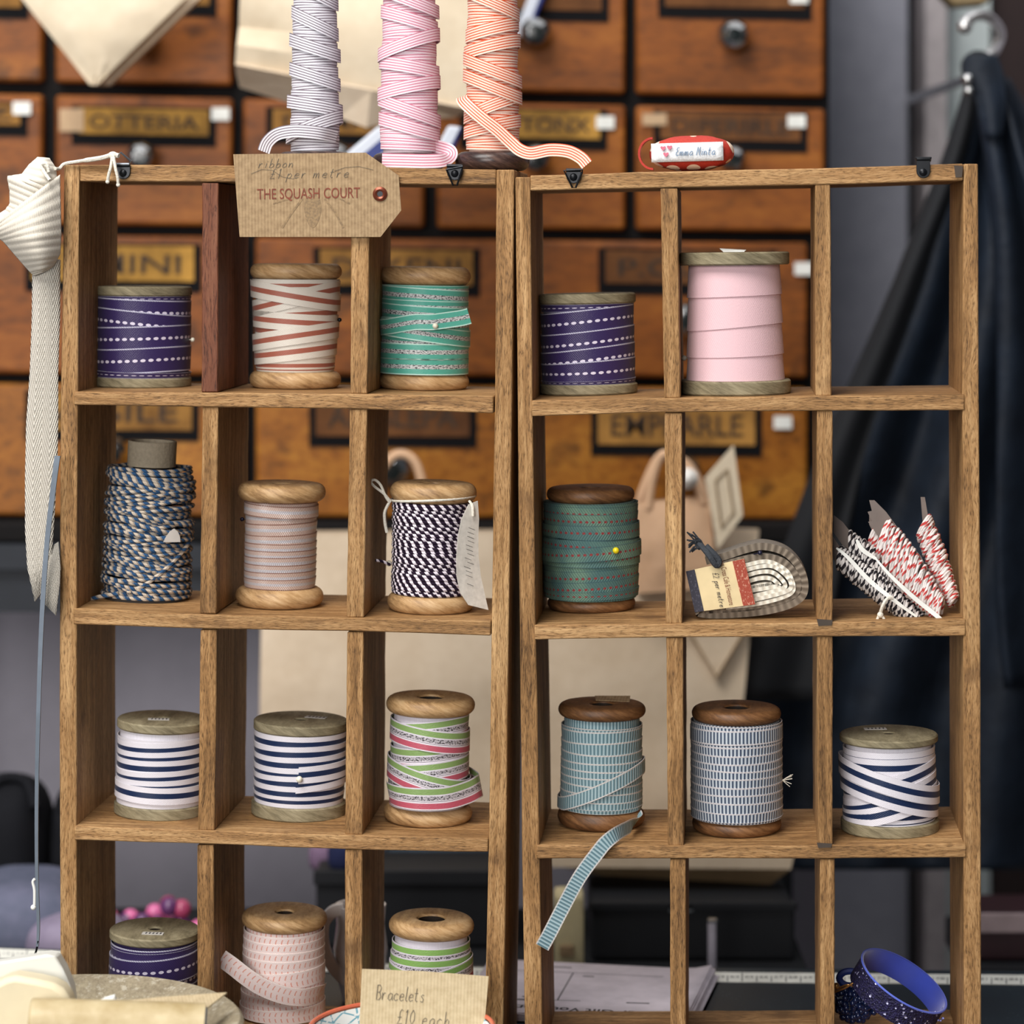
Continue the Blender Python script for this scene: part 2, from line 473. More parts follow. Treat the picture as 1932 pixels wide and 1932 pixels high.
def quad_strokes(mb, strokes, org, ex, ey, nrm, size, w):
    """pen strokes on a flat card: polylines in letter units -> flat lines standing proud of the card"""
    for st in strokes:
        pts = [org + ex * (x * size) + ey * (y * size) + nrm * 0.00012 for x, y in st]
        cs, ws = [], []
        for i, p in enumerate(pts):
            a, b = pts[max(0, i - 1)], pts[min(len(pts) - 1, i + 1)]
            t = (b - a).normalized() if (b - a).length > 0 else ex
            cs.append(p); ws.append(nrm.cross(t) * (w / 2))
        mb.strip(cs, ws, nrm * 0.00006)

HAND = {
 'a': [[(.5,.42),(.3,.5),(.1,.35),(.08,.1),(.25,0),(.45,.12),(.5,.42),(.5,.1),(.6,0)]],
 'b': [[(.1,1),(.1,0),(.3,0),(.5,.15),(.48,.38),(.3,.48),(.1,.3)]],
 'c': [[(.5,.4),(.3,.5),(.1,.35),(.08,.12),(.25,0),(.5,.08)]],
 'e': [[(.08,.25),(.48,.3),(.45,.45),(.28,.5),(.1,.35),(.08,.12),(.25,0),(.5,.1)]],
 'h': [[(.1,1),(.1,0),(.12,.3),(.3,.5),(.45,.4),(.45,0)]],
 'i': [[(.15,.5),(.12,.05),(.22,0)], [(.17,.68),(.2,.72)]],
 'l': [[(.2,1),(.1,.1),(.2,0),(.3,.05)]],
 'm': [[(.05,.5),(.06,0),(.1,.35),(.25,.5),(.3,.3),(.3,0),(.34,.35),(.5,.5),(.56,.3),(.56,0)]],
 'n': [[(.05,.5),(.08,0),(.1,.32),(.3,.5),(.42,.35),(.44,0)]],
 'o': [[(.3,.5),(.1,.35),(.1,.1),(.28,0),(.48,.15),(.46,.38),(.3,.5)]],
 'p': [[(.1,.5),(.06,-.4)], [(.1,.3),(.3,.5),(.48,.36),(.44,.1),(.25,0),(.09,.1)]],
 'r': [[(.08,.5),(.1,0),(.12,.3),(.28,.5),(.4,.46)]],
 's': [[(.42,.44),(.25,.5),(.12,.4),(.38,.18),(.3,0),(.08,.05)]],
 't': [[(.22,.9),(.16,.1),(.28,0),(.38,.06)], [(.04,.56),(.4,.58)]],
 'B': [[(.1,1),(.1,0),(.35,0),(.55,.2),(.4,.48),(.12,.5),(.4,.55),(.5,.8),(.35,1),(.05,.98)]],
 'E': [[(.5,.95),(.2,.98),(.1,.75),(.3,.55),(.1,.4),(.1,.1),(.3,0),(.55,.1)]],
 'M': [[(.05,0),(.12,1),(.3,.3),(.5,1),(.55,.05),(.65,0)]],
 '1': [[(.1,.8),(.22,1),(.2,0)]],
 '0': [[(.3,1),(.1,.7),(.1,.3),(.28,0),(.48,.3),(.46,.75),(.3,1)]],
 '2': [[(.08,.75),(.25,1),(.46,.8),(.3,.4),(.05,0),(.5,.02)]],
 '\u00a3': [[(.5,.9),(.35,1),(.22,.8),(.24,.3),(.05,0),(.5,.04)], [(.05,.45),(.42,.47)]],
}
def hand(text, x0=0.0, y0=0.0, slant=0.0, gap=0.62, xs=1.0):
    out = []; x = x0
    for ch in text:
        if ch == ' ': x += 0.5; continue
        for st in HAND.get(ch, HAND['n']):
            out.append([((x + px + slant * py) * xs, y0 + py) for px, py in st])
        x += gap + (0.15 if ch in 'mM' else 0) - (0.25 if ch in 'il1' else 0)
    return out

def lettering(text, mat, parent, org, ex, ey, size, xs=1.0, bold=0.0, name='lettering', align='CENTER', fit=None, raw=None):
    cu = bpy.data.curves.new('t', 'FONT'); cu.body = text; cu.size = 1.0; cu.extrude = 0.0; cu.align_x = align; cu.align_y = 'CENTER'; cu.offset = bold
    cu.resolution_u = 3
    ob = bpy.data.objects.new('t', cu); sc.collection.objects.link(ob)
    dg = bpy.context.evaluated_depsgraph_get()
    me = bpy.data.meshes.new_from_object(ob.evaluated_get(dg))
    bpy.data.objects.remove(ob); bpy.data.curves.remove(cu)
    nz = ex.cross(ey).normalized()
    if fit:                                             # fit = (width, height) of the whole line
        xx = [v.co.x for v in me.vertices]; yy = [v.co.y for v in me.vertices]
        size = fit[1] / (max(yy) - min(yy)); xs = fit[0] / ((max(xx) - min(xx)) * size)
    if raw is not None:
        b = len(raw.v); raw.v += [org + nz * 0.00015 + ex * (v.co.x * size * xs) + ey * (v.co.y * size) for v in me.vertices]
        for p in me.polygons:
            raw.f.append([b + k for k in p.vertices]); raw.uv.append([(0, 0)] * len(p.vertices)); raw.mi.append(0)
        bpy.data.meshes.remove(me); return
    mb = MB(); org = org + nz * 0.00015
    mb.v = [org + ex * (v.co.x * size * xs) + ey * (v.co.y * size) for v in me.vertices]
    mb.f = [list(p.vertices) for p in me.polygons]; mb.uv = [[(0, 0)] * len(f) for f in mb.f]; mb.mi = [0] * len(mb.f)
    bpy.data.meshes.remove(me)
    return mb.build(name, mat, parent, smooth=False)

rng = random.Random(7)

# ------------------------------------------------------------------ room shell of the stall
def slab(name, lo, hi, mat):
    mb = MB(); mb.box(lo, hi); return tag(mb.build(name, mat, smooth=False), kind='structure')
def wallmat(name, lo, hi):
    g = G(name); p = g.obj(); n = g.noise(p, 3.0, 4, 0.6); k = g.noise(p, 60.0, 3)
    return g.out(g.ramp(n * 0.7 + k * 0.3, [(0.3, lo), (0.7, hi)]), 0.7, bump=k, bs=0.15, bd=0.002)
slab('floor', (-1.5, -1.9, -0.05), (1.5, 1.25, 0.0), plain('dark_floor', C(140, 138, 136), 0.8))
slab('wall_back', (-1.5, 1.15, 0.0), (1.5, 1.25, 2.6), wallmat('grey_painted_wall', C(160, 156, 168), C(184, 180, 192)))
slab('wall_left', (-1.5, -0.4, 0.0), (-1.4, 1.15, 2.6), wallmat('grey_side_wall', C(90, 90, 100), C(120, 120, 130)))
slab('wall_right', (1.4, -0.4, 0.0), (1.5, 1.15, 2.6), wallmat('dark_side_wall', C(40, 34, 36), C(60, 52, 52)))
slab('ceiling', (-1.5, -0.4, 2.6), (1.5, 1.25, 2.66), wallmat('stall_canvas_roof', C(190, 190, 190), C(214, 214, 214)))
# boarding and posts on the right of the drawers
def post(name, x0, x1, Y, t, mat):
    a, b = at(x0, 600, Y), at(x1, 600, Y)
    return slab(name, (a.x, Y, 0.0), (b.x, Y + t, 2.6), mat)
post('trim_1', 1560, 1712, 0.95, 0.05, wallmat('grey_boarding', C(136, 138, 150), C(166, 166, 178)))
post('trim_2', 1712, 1748, 1.0, 0.03, plain('dark_teal_gap', C(34, 46, 54), 0.8))
post('trim_3', 1746, 1786, 0.92, 0.08, plain('pale_post', C(166, 158, 160), 0.6))
post('trim_4', 1786, 1868, 0.97, 0.04, wallmat('pale_green_boarding', C(160, 172, 174), C(196, 204, 204)))
post('trim_5', 1868, 2250, 0.99, 0.03, plain('dark_red_brown_boarding', C(36, 20, 20), 0.8))

# ------------------------------------------------------------------ table under the racks
def tabletop():
    t = thing('display_table', 'dark blue-black display table that carries both pigeonhole racks', 'table', (0, 0, 0))
    a, c_, b = at(-400, 1900, 0.297), at(900, 1900, 0.232), at(2300, 1900, 0.213)
    mb = MB()
    off = Vector((0, 0, -0.03))
    mb.poly([Vector((a.x, a.y, TABLE)), Vector((c_.x, c_.y, TABLE)), Vector((b.x, b.y, TABLE)), Vector((0.62, -0.42, TABLE)), Vector((-0.62, -0.42, TABLE))], off)
    g = G('dark_teal_tabletop'); p = g.obj(); d, c = g.voro(p, 260.0); n = g.noise(p, 12.0)
    col = g.mix(d.lt(0.10) * n.gt(0.52), g.ramp(n, [(0.3, C(16, 28, 38)), (0.7, C(24, 40, 50))]), C(90, 110, 120))
    mat = g.out(col, 0.5, bump=n, bs=0.05)
    mb.build('tabletop', mat, t, smooth=False, bevel=0.002)
    for x in (-0.55, 0.55):
        for y in (-0.36, 0.08):
            m2 = MB(); m2.box((x - 0.025, y - 0.025, 0), (x + 0.025, y + 0.025, TABLE - 0.03))
            m2.build('leg', mat, t, smooth=False)
tabletop()

# ------------------------------------------------------------------ the two pigeonhole racks
NT = NR * DEPTH
def stations(pts, n=12, wob=0.5):
    """pts: [(pos, lo, hi)] -> interpolated, slightly uneven stations"""
    out = []
    for i in range(n + 1):
        t = pts[0][0] + (pts[-1][0] - pts[0][0]) * i / n
        for a, b in zip(pts, pts[1:]):
            if a[0] <= t <= b[0]: break
        k = (t - a[0]) / (b[0] - a[0])
        out.append((t, a[1] + (b[1] - a[1]) * k + rng.uniform(-wob, wob), a[2] + (b[2] - a[2]) * k + rng.uniform(-wob, wob)))
    return out
def hboard(name, pts, parent, mat=None, d0=0.0):
    st = stations(pts); mb = MB()
    mb.prism([rk(x, a, d0) for x, a, b in st], [rk(x, b, d0) for x, a, b in st], NT - NR * d0)
    return mb.build(name, mat or M['rack'], parent, bevel=0.0007, angle=30)
def vboard(name, pts, parent, mat=None, d0=0.0):
    st = stations(pts); mb = MB()
    mb.prism([rk(a, y, d0) for y, a, b in st], [rk(b, y, d0) for y, a, b in st], NT - NR * d0)
    return mb.build(name, mat or M['rack'], parent, bevel=0.0007, angle=30)

LS = {1: [(139, 739, 764), (400, 741, 768), (660, 743, 771), (931, 748, 780)],
      2: [(138, 1148, 1178), (410, 1160, 1187), (684, 1166, 1191), (926, 1172, 1200)],
      3: [(140, 1558, 1585), (408, 1568, 1593), (684, 1576, 1604), (921, 1582, 1608)],
      4: [(146, 1978, 2008), (910, 1996, 2028)]}
RS = {1: [(1003, 756, 785), (1245, 751, 778), (1560, 747, 775), (1820, 744, 774)],
      2: [(1008, 1179, 1207), (1256, 1177, 1203), (1570, 1174, 1201), (1822, 1168, 1200)],
      3: [(1012, 1594, 1620), (1260, 1596, 1620), (1541, 1595, 1620), (1823, 1591, 1618)],
      4: [(1022, 2000, 2030), (1819, 1998, 2051)]}
def at_shelf(S, x, which):
    for a, b in zip(S, S[1:]):
        if x <= b[0]: break
    k = (x - a[0]) / (b[0] - a[0])
    return a[which] + (b[which] - a[which]) * k

rackL = thing('pigeonhole_rack', 'left oiled-wood pigeonhole rack with a red-brown first divider and the big kraft tag', 'rack', Vector(rk(530, 2028)) * 1, 0, 'pigeonhole racks')
rackR = thing('pigeonhole_rack', 'right oiled-wood pigeonhole rack carrying the red spotted pincushion on top', 'rack', Vector(rk(1410, 2028)) * 1, 0, 'pigeonhole racks')
# left rack
vboard('side_panel', [(311, 121, 150), (800, 114, 146), (1400, 112, 144), (2008, 114, 146)], rackL)
vboard('side_panel', [(320, 937, 970), (740, 934, 967), (1160, 928, 960), (1600, 922, 955), (2029, 912, 949)], rackL)
hboard('top_board', [(150.5, 311, 342), (440, 312, 344), (770, 317, 347), (936, 320, 349)], rackL)
for k in (1, 2, 3): hboard('shelf', LS[k], rackL, d0=-0.0008)
hboard('bottom_board', LS[4], rackL)
for d, xs in enumerate([[(345, 381, 412), (740, 380, 411)], [(768, 382, 412), (1158, 377, 408)], [(1188, 378, 409), (1567, 374, 405)], [(1594, 372, 403), (1983, 372, 404)]]):
    vboard('divider', xs, rackL, M['rack_red'] if d == 0 else None, 0.0006)
for xs in ([(347, 663, 698), (743, 661, 693)], [(772, 660, 693), (1165, 654, 686)], [(1192, 655, 686), (1575, 651, 684)], [(1603, 651, 684), (1989, 650, 683)]):
    vboard('divider', xs, rackL, None, 0.0006)
# right rack
vboard('side_panel', [(334, 972, 1000), (760, 977, 1005), (1170, 981, 1011), (1600, 985, 1018), (2030, 992, 1025)], rackR)
vboard('side_panel', [(309, 1818, 1845), (760, 1816, 1847), (1170, 1818, 1850), (1600, 1818, 1851), (2053, 1818, 1851)], rackR)
hboard('top_board', [(1000.5, 331, 360), (1245, 324, 354), (1560, 317, 348), (1817, 309, 341)], rackR)
for k in (1, 2, 3): hboard('shelf', RS[k], rackR, d0=-0.0008)
hboard('bottom_board', RS[4], rackR)
for xs in ([(355, 1246, 1278), (751, 1253, 1284)], [(779, 1254, 1287), (1177, 1256, 1287)], [(1203, 1257, 1289), (1596, 1260, 1290)], [(1621, 1264, 1294), (1997, 1265, 1294)]):
    vboard('divider', xs, rackR, None, 0.0006)
for xs in ([(348, 1538, 1567), (747, 1538, 1569)], [(775, 1541, 1571), (1174, 1542, 1571)], [(1201, 1542, 1571), (1594, 1543, 1571)], [(1621, 1547, 1575), (1996, 1547, 1575)]):
    vboard('divider', xs, rackR, None, 0.0006)

# hangers screwed to the top boards
def rp(px, py, d): return rk(px, py, d)
def plate_pts(x0, y0, x1, y1, round_b=True, n=8):
    pts = [rp(x0, y0, -0.0014), rp(x1, y0, -0.0014)]
    cx, r = (x0 + x1) / 2, (x1 - x0) / 2
    for i in range(n + 1):
        a = math.pi * i / n
        pts.append(rp(cx + r * math.cos(a), y1 - r + r * math.sin(a), -0.0014))
    return pts
def hanger(rack, cx, ytop, ybot, w, ring):
    m = MB(); m.poly(plate_pts(cx - w / 2, ytop, cx + w / 2, ybot), NR * 0.0011)
    # the fold that carries the ring, over the edge of the board
    m.tube([rp(cx - w / 2, ytop + 1, -0.0012), rp(cx + w / 2, ytop + 1, -0.0012)], 0.0011, 8)
    p = m.build('hanger', M['black_metal'], rack, bevel=0.0002)
    s = MB(); s.lathe([(0.0001, 0.0009), (0.0014, 0.0007), (0.0022, 0.0)], 16, closed=False)
    q = Matrix.Translation(rp(cx, ybot - w * 0.42, -0.0015)) @ Vector((0, 0, 1)).rotation_difference(-NR).to_matrix().to_4x4()
    s.v = [q @ v for v in s.v]; s.build('screw', M['black_metal'], p)
    r = MB(); r.tube([rp(x, y, dd) for x, y, dd in ring], 0.0006, 8, closed=True); r.build('ring', M['metal'] if cx < 300 else M['black_metal'], p)
hanger(rackL, 232, 311, 338, 27, [(216, 296, -0.003), (228, 288, -0.004), (247, 304, -0.003), (244, 309, -0.002), (218, 309, -0.002)])
hanger(rackL, 858, 312, 340, 30, [(842, 320, -0.003), (873, 314, -0.003), (871, 322, -0.003), (862, 350, -0.003), (855, 350, -0.003)])
hanger(rackR, 1082, 320, 346, 28, [(1064, 322, -0.003), (1100, 320, -0.003), (1098, 326, -0.003), (1086, 354, -0.003), (1080, 354, -0.003)])
hanger(rackR, 1742, 299, 336, 26, [(1728, 298, -0.0015), (1757, 298, -0.0015), (1756, 303, 0.002), (1729, 303, 0.002)])
# small metal joint scraps where shelves meet dividers
for rack, x0, y0, x1, y1 in ((rackR, 1541, 1590, 1570, 1599), (rackR, 1541, 1168, 1571, 1180), (rackR, 1800, 312, 1817, 334)):
    m = MB(); m.poly([rp(x0, y0, -0.0016), rp(x1, y0 + 2, -0.0016), rp(x1 - 2, y1, -0.0016), rp(x0 + 3, y1 + 1, -0.0016)], NR * 0.0005)
    m.build('wood_filler', M['joint'], rack, smooth=False)

# ------------------------------------------------------------------ spools
def flange(mb, R, z0, z1, rh, kind):
    h = z1 - z0
    if kind == 'flat':
        b = min(0.0008, h * 0.2)
        prof = [(rh, z1 - b), (rh + b, z1), (R - b, z1), (R, z1 - b), (R, z0 + b), (R - b, z0), (rh, z0)]
    else:
        prof = [(rh, z1 - h * 0.25), (rh + 0.0008, z1 - h * 0.06), (rh + 0.003, z1)]
        for i in range(11):
            a = math.pi / 2 - math.pi * i / 10
            prof.append((R - h * 0.46 + h * 0.46 * math.cos(a), (z0 + z1) / 2 + h / 2 * math.sin(a)))
        prof.append((rh, z0))
    mb.lathe(prof, 56)

def spool(label, cx, w, yt, yb, S, fl, kind, wmat, ribmat, wt, wb, ww, bands, sh=-1, front=False, t=0.0005, cordr=0, dfront=None, sticker=None, hole=0.20, core_v=0.2, notop=False, shoulder=0.0, group='ribbon spools in the racks', rackplane=True, base=None, cat='ribbon spool', name='ribbon_spool', dmin=0.006):
    """one spool: cx centre, w flange width, yt/yb upper and lower rim (photo pixels), fl = flange heights in px,
    wt/wb wound widths at top and bottom in px, ww ribbon width in px, bands = wraps [(yl, yr, level, phi0, phi1)]"""
    if base is None:
        ys = at_shelf(S, cx, 1)
        zb = rk(cx, ys, 0).z
    else: zb = base
    R0 = w / 2 * PX
    Yf = (EYE.z - zb) * F / (yb - CY) - D0                      # depth of the front of the foot from its height in the picture
    df = dfront if dfront is not None else (rk(cx, CY, 0) - RO).length * 0 + (Yf - rk(cx, CY, 0).y)
    df = max(dmin, min(df, DEPTH - 2.05 * R0 - 0.004))
    P = rk(cx, CY, df + R0); P.z = zb + 0.0002
    k = PX * (P.y + D0) / D0; kf = PX * (P.y - R0 + D0) / D0
    R = w / 2 * k
    Z = lambda y: EYE.z - (y - CY) * k - P.z
    Zf = lambda y: EYE.z - (y - CY) * kf - P.z
    zz = Zf if front else Z
    H = Zf(yt)
    slope = 0.0
    if base is None:
        slope = math.atan2(at_shelf(S, cx + 60, 1) - at_shelf(S, cx - 60, 1), 120.0)
    root = thing(name, label, cat, P, -TH, group, local=True, tilt=slope)
    ft, fb = fl[0] * k, fl[1] * k
    rh = R * hole
    if not notop:
        m = MB(); flange(m, R, H - ft, H, rh, kind); m.build('top_flange', wmat, root)
    m = MB(); flange(m, R, 0, fb, rh, kind); m.build('bottom_flange', wmat, root)
    rt, rb = wt / 2 * k - 2 * t, wb / 2 * k - 2 * t
    zt, zl = H - ft, fb
    def rad(z):
        r = rb + (rt - rb) * max(0, min(1, (z - zl) / (zt - zl)))
        if shoulder and z > zt - shoulder:
            f = (z - zt + shoulder) / shoulder; r -= shoulder * 0.8 * (1 - math.sqrt(max(0, 1 - f * f)))
        return r
    m = MB(); m.lathe([(rh - 0.0004, 0.0005), (rh + 0.0008, 0.0005), (rh + 0.0008, H - ft * 0.30), (rh - 0.0004, H - ft * 0.16)], 28)
    m.build('barrel', M['spool_hole'], root)
    m = MB()
    if not cordr:
        seg = 48
        rows = []
        for z, r in ((zl, rh + 0.001), (zl, rad(zl) - t), (zt, rad(zt) - t), (zt, rh + 0.001)):
            rows.append([Vector((r * math.cos(2 * math.pi * j / seg), r * math.sin(2 * math.pi * j / seg), z)) for j in range(seg)])
        m.grid(rows, closed_u=True, uvf=lambda i, j: (0.003 * j, core_v))
    seg = 60
    for bi, bd in enumerate(bands):
        yl, yr = bd[0], bd[1]
        lvl = bd[2] if len(bd) > 2 and bd[2] is not None else 0
        p0, p1 = (bd[3], bd[4]) if len(bd) > 4 else (0.0, 360.0)
        bw = bd[5] if len(bd) > 5 else ww
        zc, a = (zz(yl) + zz(yr)) / 2, (zz(yl) - zz(yr)) / 2
        full = p1 - p0 >= 360
        n = max(6, int(seg * (p1 - p0) / 360))
        ph, wa = rng.uniform(0, 6.28), rng.uniform(0, 0.00022)
        hw = bw * k / 2
        u0 = rng.uniform(0, 1)
        if cordr:
            pts = []
            for i in range(n if full else n + 1):
                A = math.radians(p0 + (p1 - p0) * i / n)
                z = zc - a * math.cos(A) + wa * 2 * math.sin(3 * A + ph)
                z = min(max(z, zl + cordr), zt - cordr * 0.8)
                r = rad(z) + t * 1.2 * lvl + rng.uniform(-1, 1) * wa
                pts.append(Vector((r * math.cos(A), r * math.sin(A), z)))
            b0 = len(m.uv)
            m.tube(pts, cordr, 7, closed=full)
            for q in range(b0, len(m.uv)): m.uv[q] = [(x + u0, y) for x, y in m.uv[q]]
            continue
        cs, ws, of = [], [], []
        for i in range(n + 1):
            A = math.radians(p0 + (p1 - p0) * i / n)
            z = zc - a * math.cos(A) + wa * math.sin(2 * A + ph)
            lo, hi = max(z - hw, zl + 0.0001), min(z + hw, zt - 0.0001)
            if lvl:
                ra = rb_ = t * (0.9 + 1.5 * lvl)
            else:
                ra, rb_ = (t * 1.3, 0.0) if sh < 0 else (0.0, t * 1.3)
            cA, sA = math.cos(A), math.sin(A)
            rT, rB = rad(hi) + ra, rad(lo) + rb_
            pT, pB = Vector((rT * cA, rT * sA, hi)), Vector((rB * cA, rB * sA, lo))
            cs.append((pT + pB) / 2); ws.append((pT - pB) / 2); of.append(Vector((cA, sA, 0)) * t)
        b0 = len(m.uv)
        m.strip(cs, ws, of)
        for q in range(b0, len(m.uv)): m.uv[q] = [(x + u0, y) for x, y in m.uv[q]]
    rib = m.build('twine' if cordr else 'ribbon', ribmat, root, angle=50)
    if sticker:
        sx, sy, sw, sd, rot = sticker
        m = MB(); c = Vector((sx * R, sy * R, H + 0.0001)); ex = Vector((math.cos(rot), math.sin(rot), 0)); ey = Vector((-ex.y, ex.x, 0))
        m.poly([c - ex * sw - ey * sd, c + ex * sw - ey * sd, c + ex * sw + ey * sd, c - ex * sw + ey * sd], ZV * 0.0002)
        st = m.build('price_sticker', M['sticker'], root, smooth=False)
        m = MB()
        for q in range(5):
            x = -sw * 0.7 + q * sw * 0.34
            m.poly([c + ex * x - ey * sd * 0.5, c + ex * (x + sw * 0.12) - ey * sd * 0.5, c + ex * (x + sw * 0.16) + ey * sd * 0.5, c + ex * (x + sw * 0.04) + ey * sd * 0.5], ZV * 0.00035)
        m.build('sticker_print', M['ink'], st, smooth=False)
    root['_k'] = k
    return dict(o=root, R=R, rad=rad, Z=Z, Zf=Zf, H=H, k=k, P=P, zt=zt, zl=zl, t=t, X=lambda px: (px - cx) * k)

def pin(sp, px, py, mat, r=0.0015, lift=0.002, lab=None):
    """pearl-headed pin stuck into the wound ribbon at a photo position"""
    x = sp['X'](px); z = sp['Zf'](py); rr = sp['rad'](z)
    x = max(-rr * 0.999, min(rr * 0.999, x)); y = -math.sqrt(max(0, rr * rr - x * x))
    n = Vector((x, y, 0)).normalized()
    c = Vector((x, y, z)) + n * (lift + r * 0.6)
    m = MB(); m.ball(c, r); m.tube([c, Vector((x, y, z)) - n * 0.004], 0.0003, 6)
    m.build('pin', mat, sp['o'])

def loose(sp, pts, wpx, mat, name='ribbon_tail', wv=None, thick=None):
    """free end of ribbon: pts (px, py, out) with out = metres in front of the spool axis; wpx width in pixels"""
    k = sp['k']; cs = []
    for x, y, o in pts:
        kk = k * (1 - o / (D0 + sp['P'].y)) if o else k
        cs.append(Vector(((x - (sp['P'].x * F / (D0 + sp['P'].y) + CX)) * kk, -o, EYE.z - (y - CY) * kk - sp['P'].z)))
    # smooth through a Catmull-Rom spline
    cs = spline(cs, 8); n = len(cs); ws = []
    for i in range(n):
        a, b = cs[max(0, i - 1)], cs[min(n - 1, i + 1)]
        tdir = (b - a).normalized()
        t2 = Vector((tdir.x, 0, tdir.z))
        w = wv.copy() if wv is not None else (t2.normalized().cross(Vector((0, 1, 0))) if t2.length > 0.25 else (ws[-1].normalized() if ws else ZV))
        w = w.normalized()
        if w.z < 0 and abs(tdir.x) > abs(tdir.z): w = -w
        q = wpx if not isinstance(wpx, tuple) else wpx[0] + (wpx[1] - wpx[0]) * i / (n - 1)
        ws.append(w * (q * k / 2))
    for i in range(1, n):
        if ws[i].dot(ws[i - 1]) < 0: ws[i] = -ws[i]
    for _ in range(3):
        ws = [ws[0]] + [(ws[i - 1] + ws[i] * 2 + ws[i + 1]) / 4 for i in range(1, n - 1)] + [ws[-1]]
    m = MB(); m.strip(cs, ws, Vector((0, -1, 0)) * (thick or 0.0005))
    return m.build(name, mat, sp['o'], angle=60)

def spline(P, k=8):
    out = []
    n = len(P)
    for i in range(n - 1):
        p0, p1, p2, p3 = P[max(0, i - 1)], P[i], P[i + 1], P[min(n - 1, i + 2)]
        for j in range(k):
            t = j / k
            out.append(0.5 * ((2 * p1) + (p2 - p0) * t + (2 * p0 - 5 * p1 + 4 * p2 - p3) * t * t + (3 * p1 - p0 - 3 * p2 + p3) * t ** 3))
    out.append(P[-1]); return out

# --- top row, left rack
s = spool('purple ribbon spool with white stitches in the top left pigeonhole', 269, 183, 541, 728, LS[1], (18, 18), 'flat', M['spool_grey'], M['r_purple'], 180, 182, 47,
      [(583, 590), (600, 617), (640, 634), (681, 674), (703, 707, 0, 0, 360, 12), (562, 562, 0, 0, 360, 10)])
pin(s, 360, 643, M['pearl'], 0.0013)
s = spool('wooden spool of cream ribbon with a copper stripe, below the kraft tag', 557, 173, 498, 736, LS[1], (29, 31), 'round', M['spool'], M['r_cream'], 164, 148, 32,
      [(535, 531), (543, 570, 2), (584, 545, 1), (598, 588), (600, 610, 1), (621, 631), (647, 620, 2), (672, 652, 1), (672, 668), (683, 679), (693, 690), (700, 698, 0, 0, 360, 16)])
pin(s, 640, 605, M['black_metal'], 0.0013)
s = spool('wooden spool of turquoise ribbon with silver braid and a loose end', 799, 171, 504, 737, LS[1], (34, 29), 'round', M['spool'], M['r_turq'], 164, 164, 31,
      [(553, 562), (543, 545, 0, 0, 360, 14), (587, 594), (575, 579, 0, 0, 360, 24), (613, 612, 1), (614, 637, 2), (643, 648), (640, 643, 0, 0, 360, 26), (661, 661, 1), (675, 676), (690, 688, 1), (703, 703, 0, 0, 360, 10)])
loose(s, [(717, 621, 0.004), (722, 619, 0.0150), (745, 616, 0.0225), (790, 608, 0.0285), (823, 607, 0.0285), (850, 603, 0.0255), (878, 598, 0.022), (891, 594, 0.020)], 30, M['r_turq'])
pin(s, 824, 614, M['pearl'], 0.0017, 0.0045)
# --- top row, right rack
s = spool('purple ribbon spool with white stitches in the right rack', 1111, 184, 555, 747, RS[1], (19, 19), 'flat', M['spool_grey'], M['r_purple'], 176, 178, 45,
      [(577, 573, 0, 0, 360, 20), (613, 597), (653, 636), (686, 668), (707, 696), (722, 718, 0, 0, 360, 10)])
s = spool('tall spool of wide pale pink velvet ribbon, the only velvet one', 1388, 208, 476, 748, RS[1], (24, 26), 'flat', M['spool_grey'], M['r_velvet'], 176, 184, 66,
      [(528, 522), (590, 576), (640, 634), (692, 690)], t=0.0007, hole=0.12, sh=1)
m = MB(); m.poly([Vector((-0.006, -0.018, s['H'] + 0.0002)), Vector((0.006, -0.019, s['H'] + 0.0002)), Vector((0.007, -0.012, s['H'] + 0.001)), Vector((-0.008, -0.010, s['H'] + 0.002))], ZV * 0.0003)
m.build('price_sticker', M['white'], s['o'], smooth=False)
pin(s, 1297, 679, M['pearl'], 0.0016)

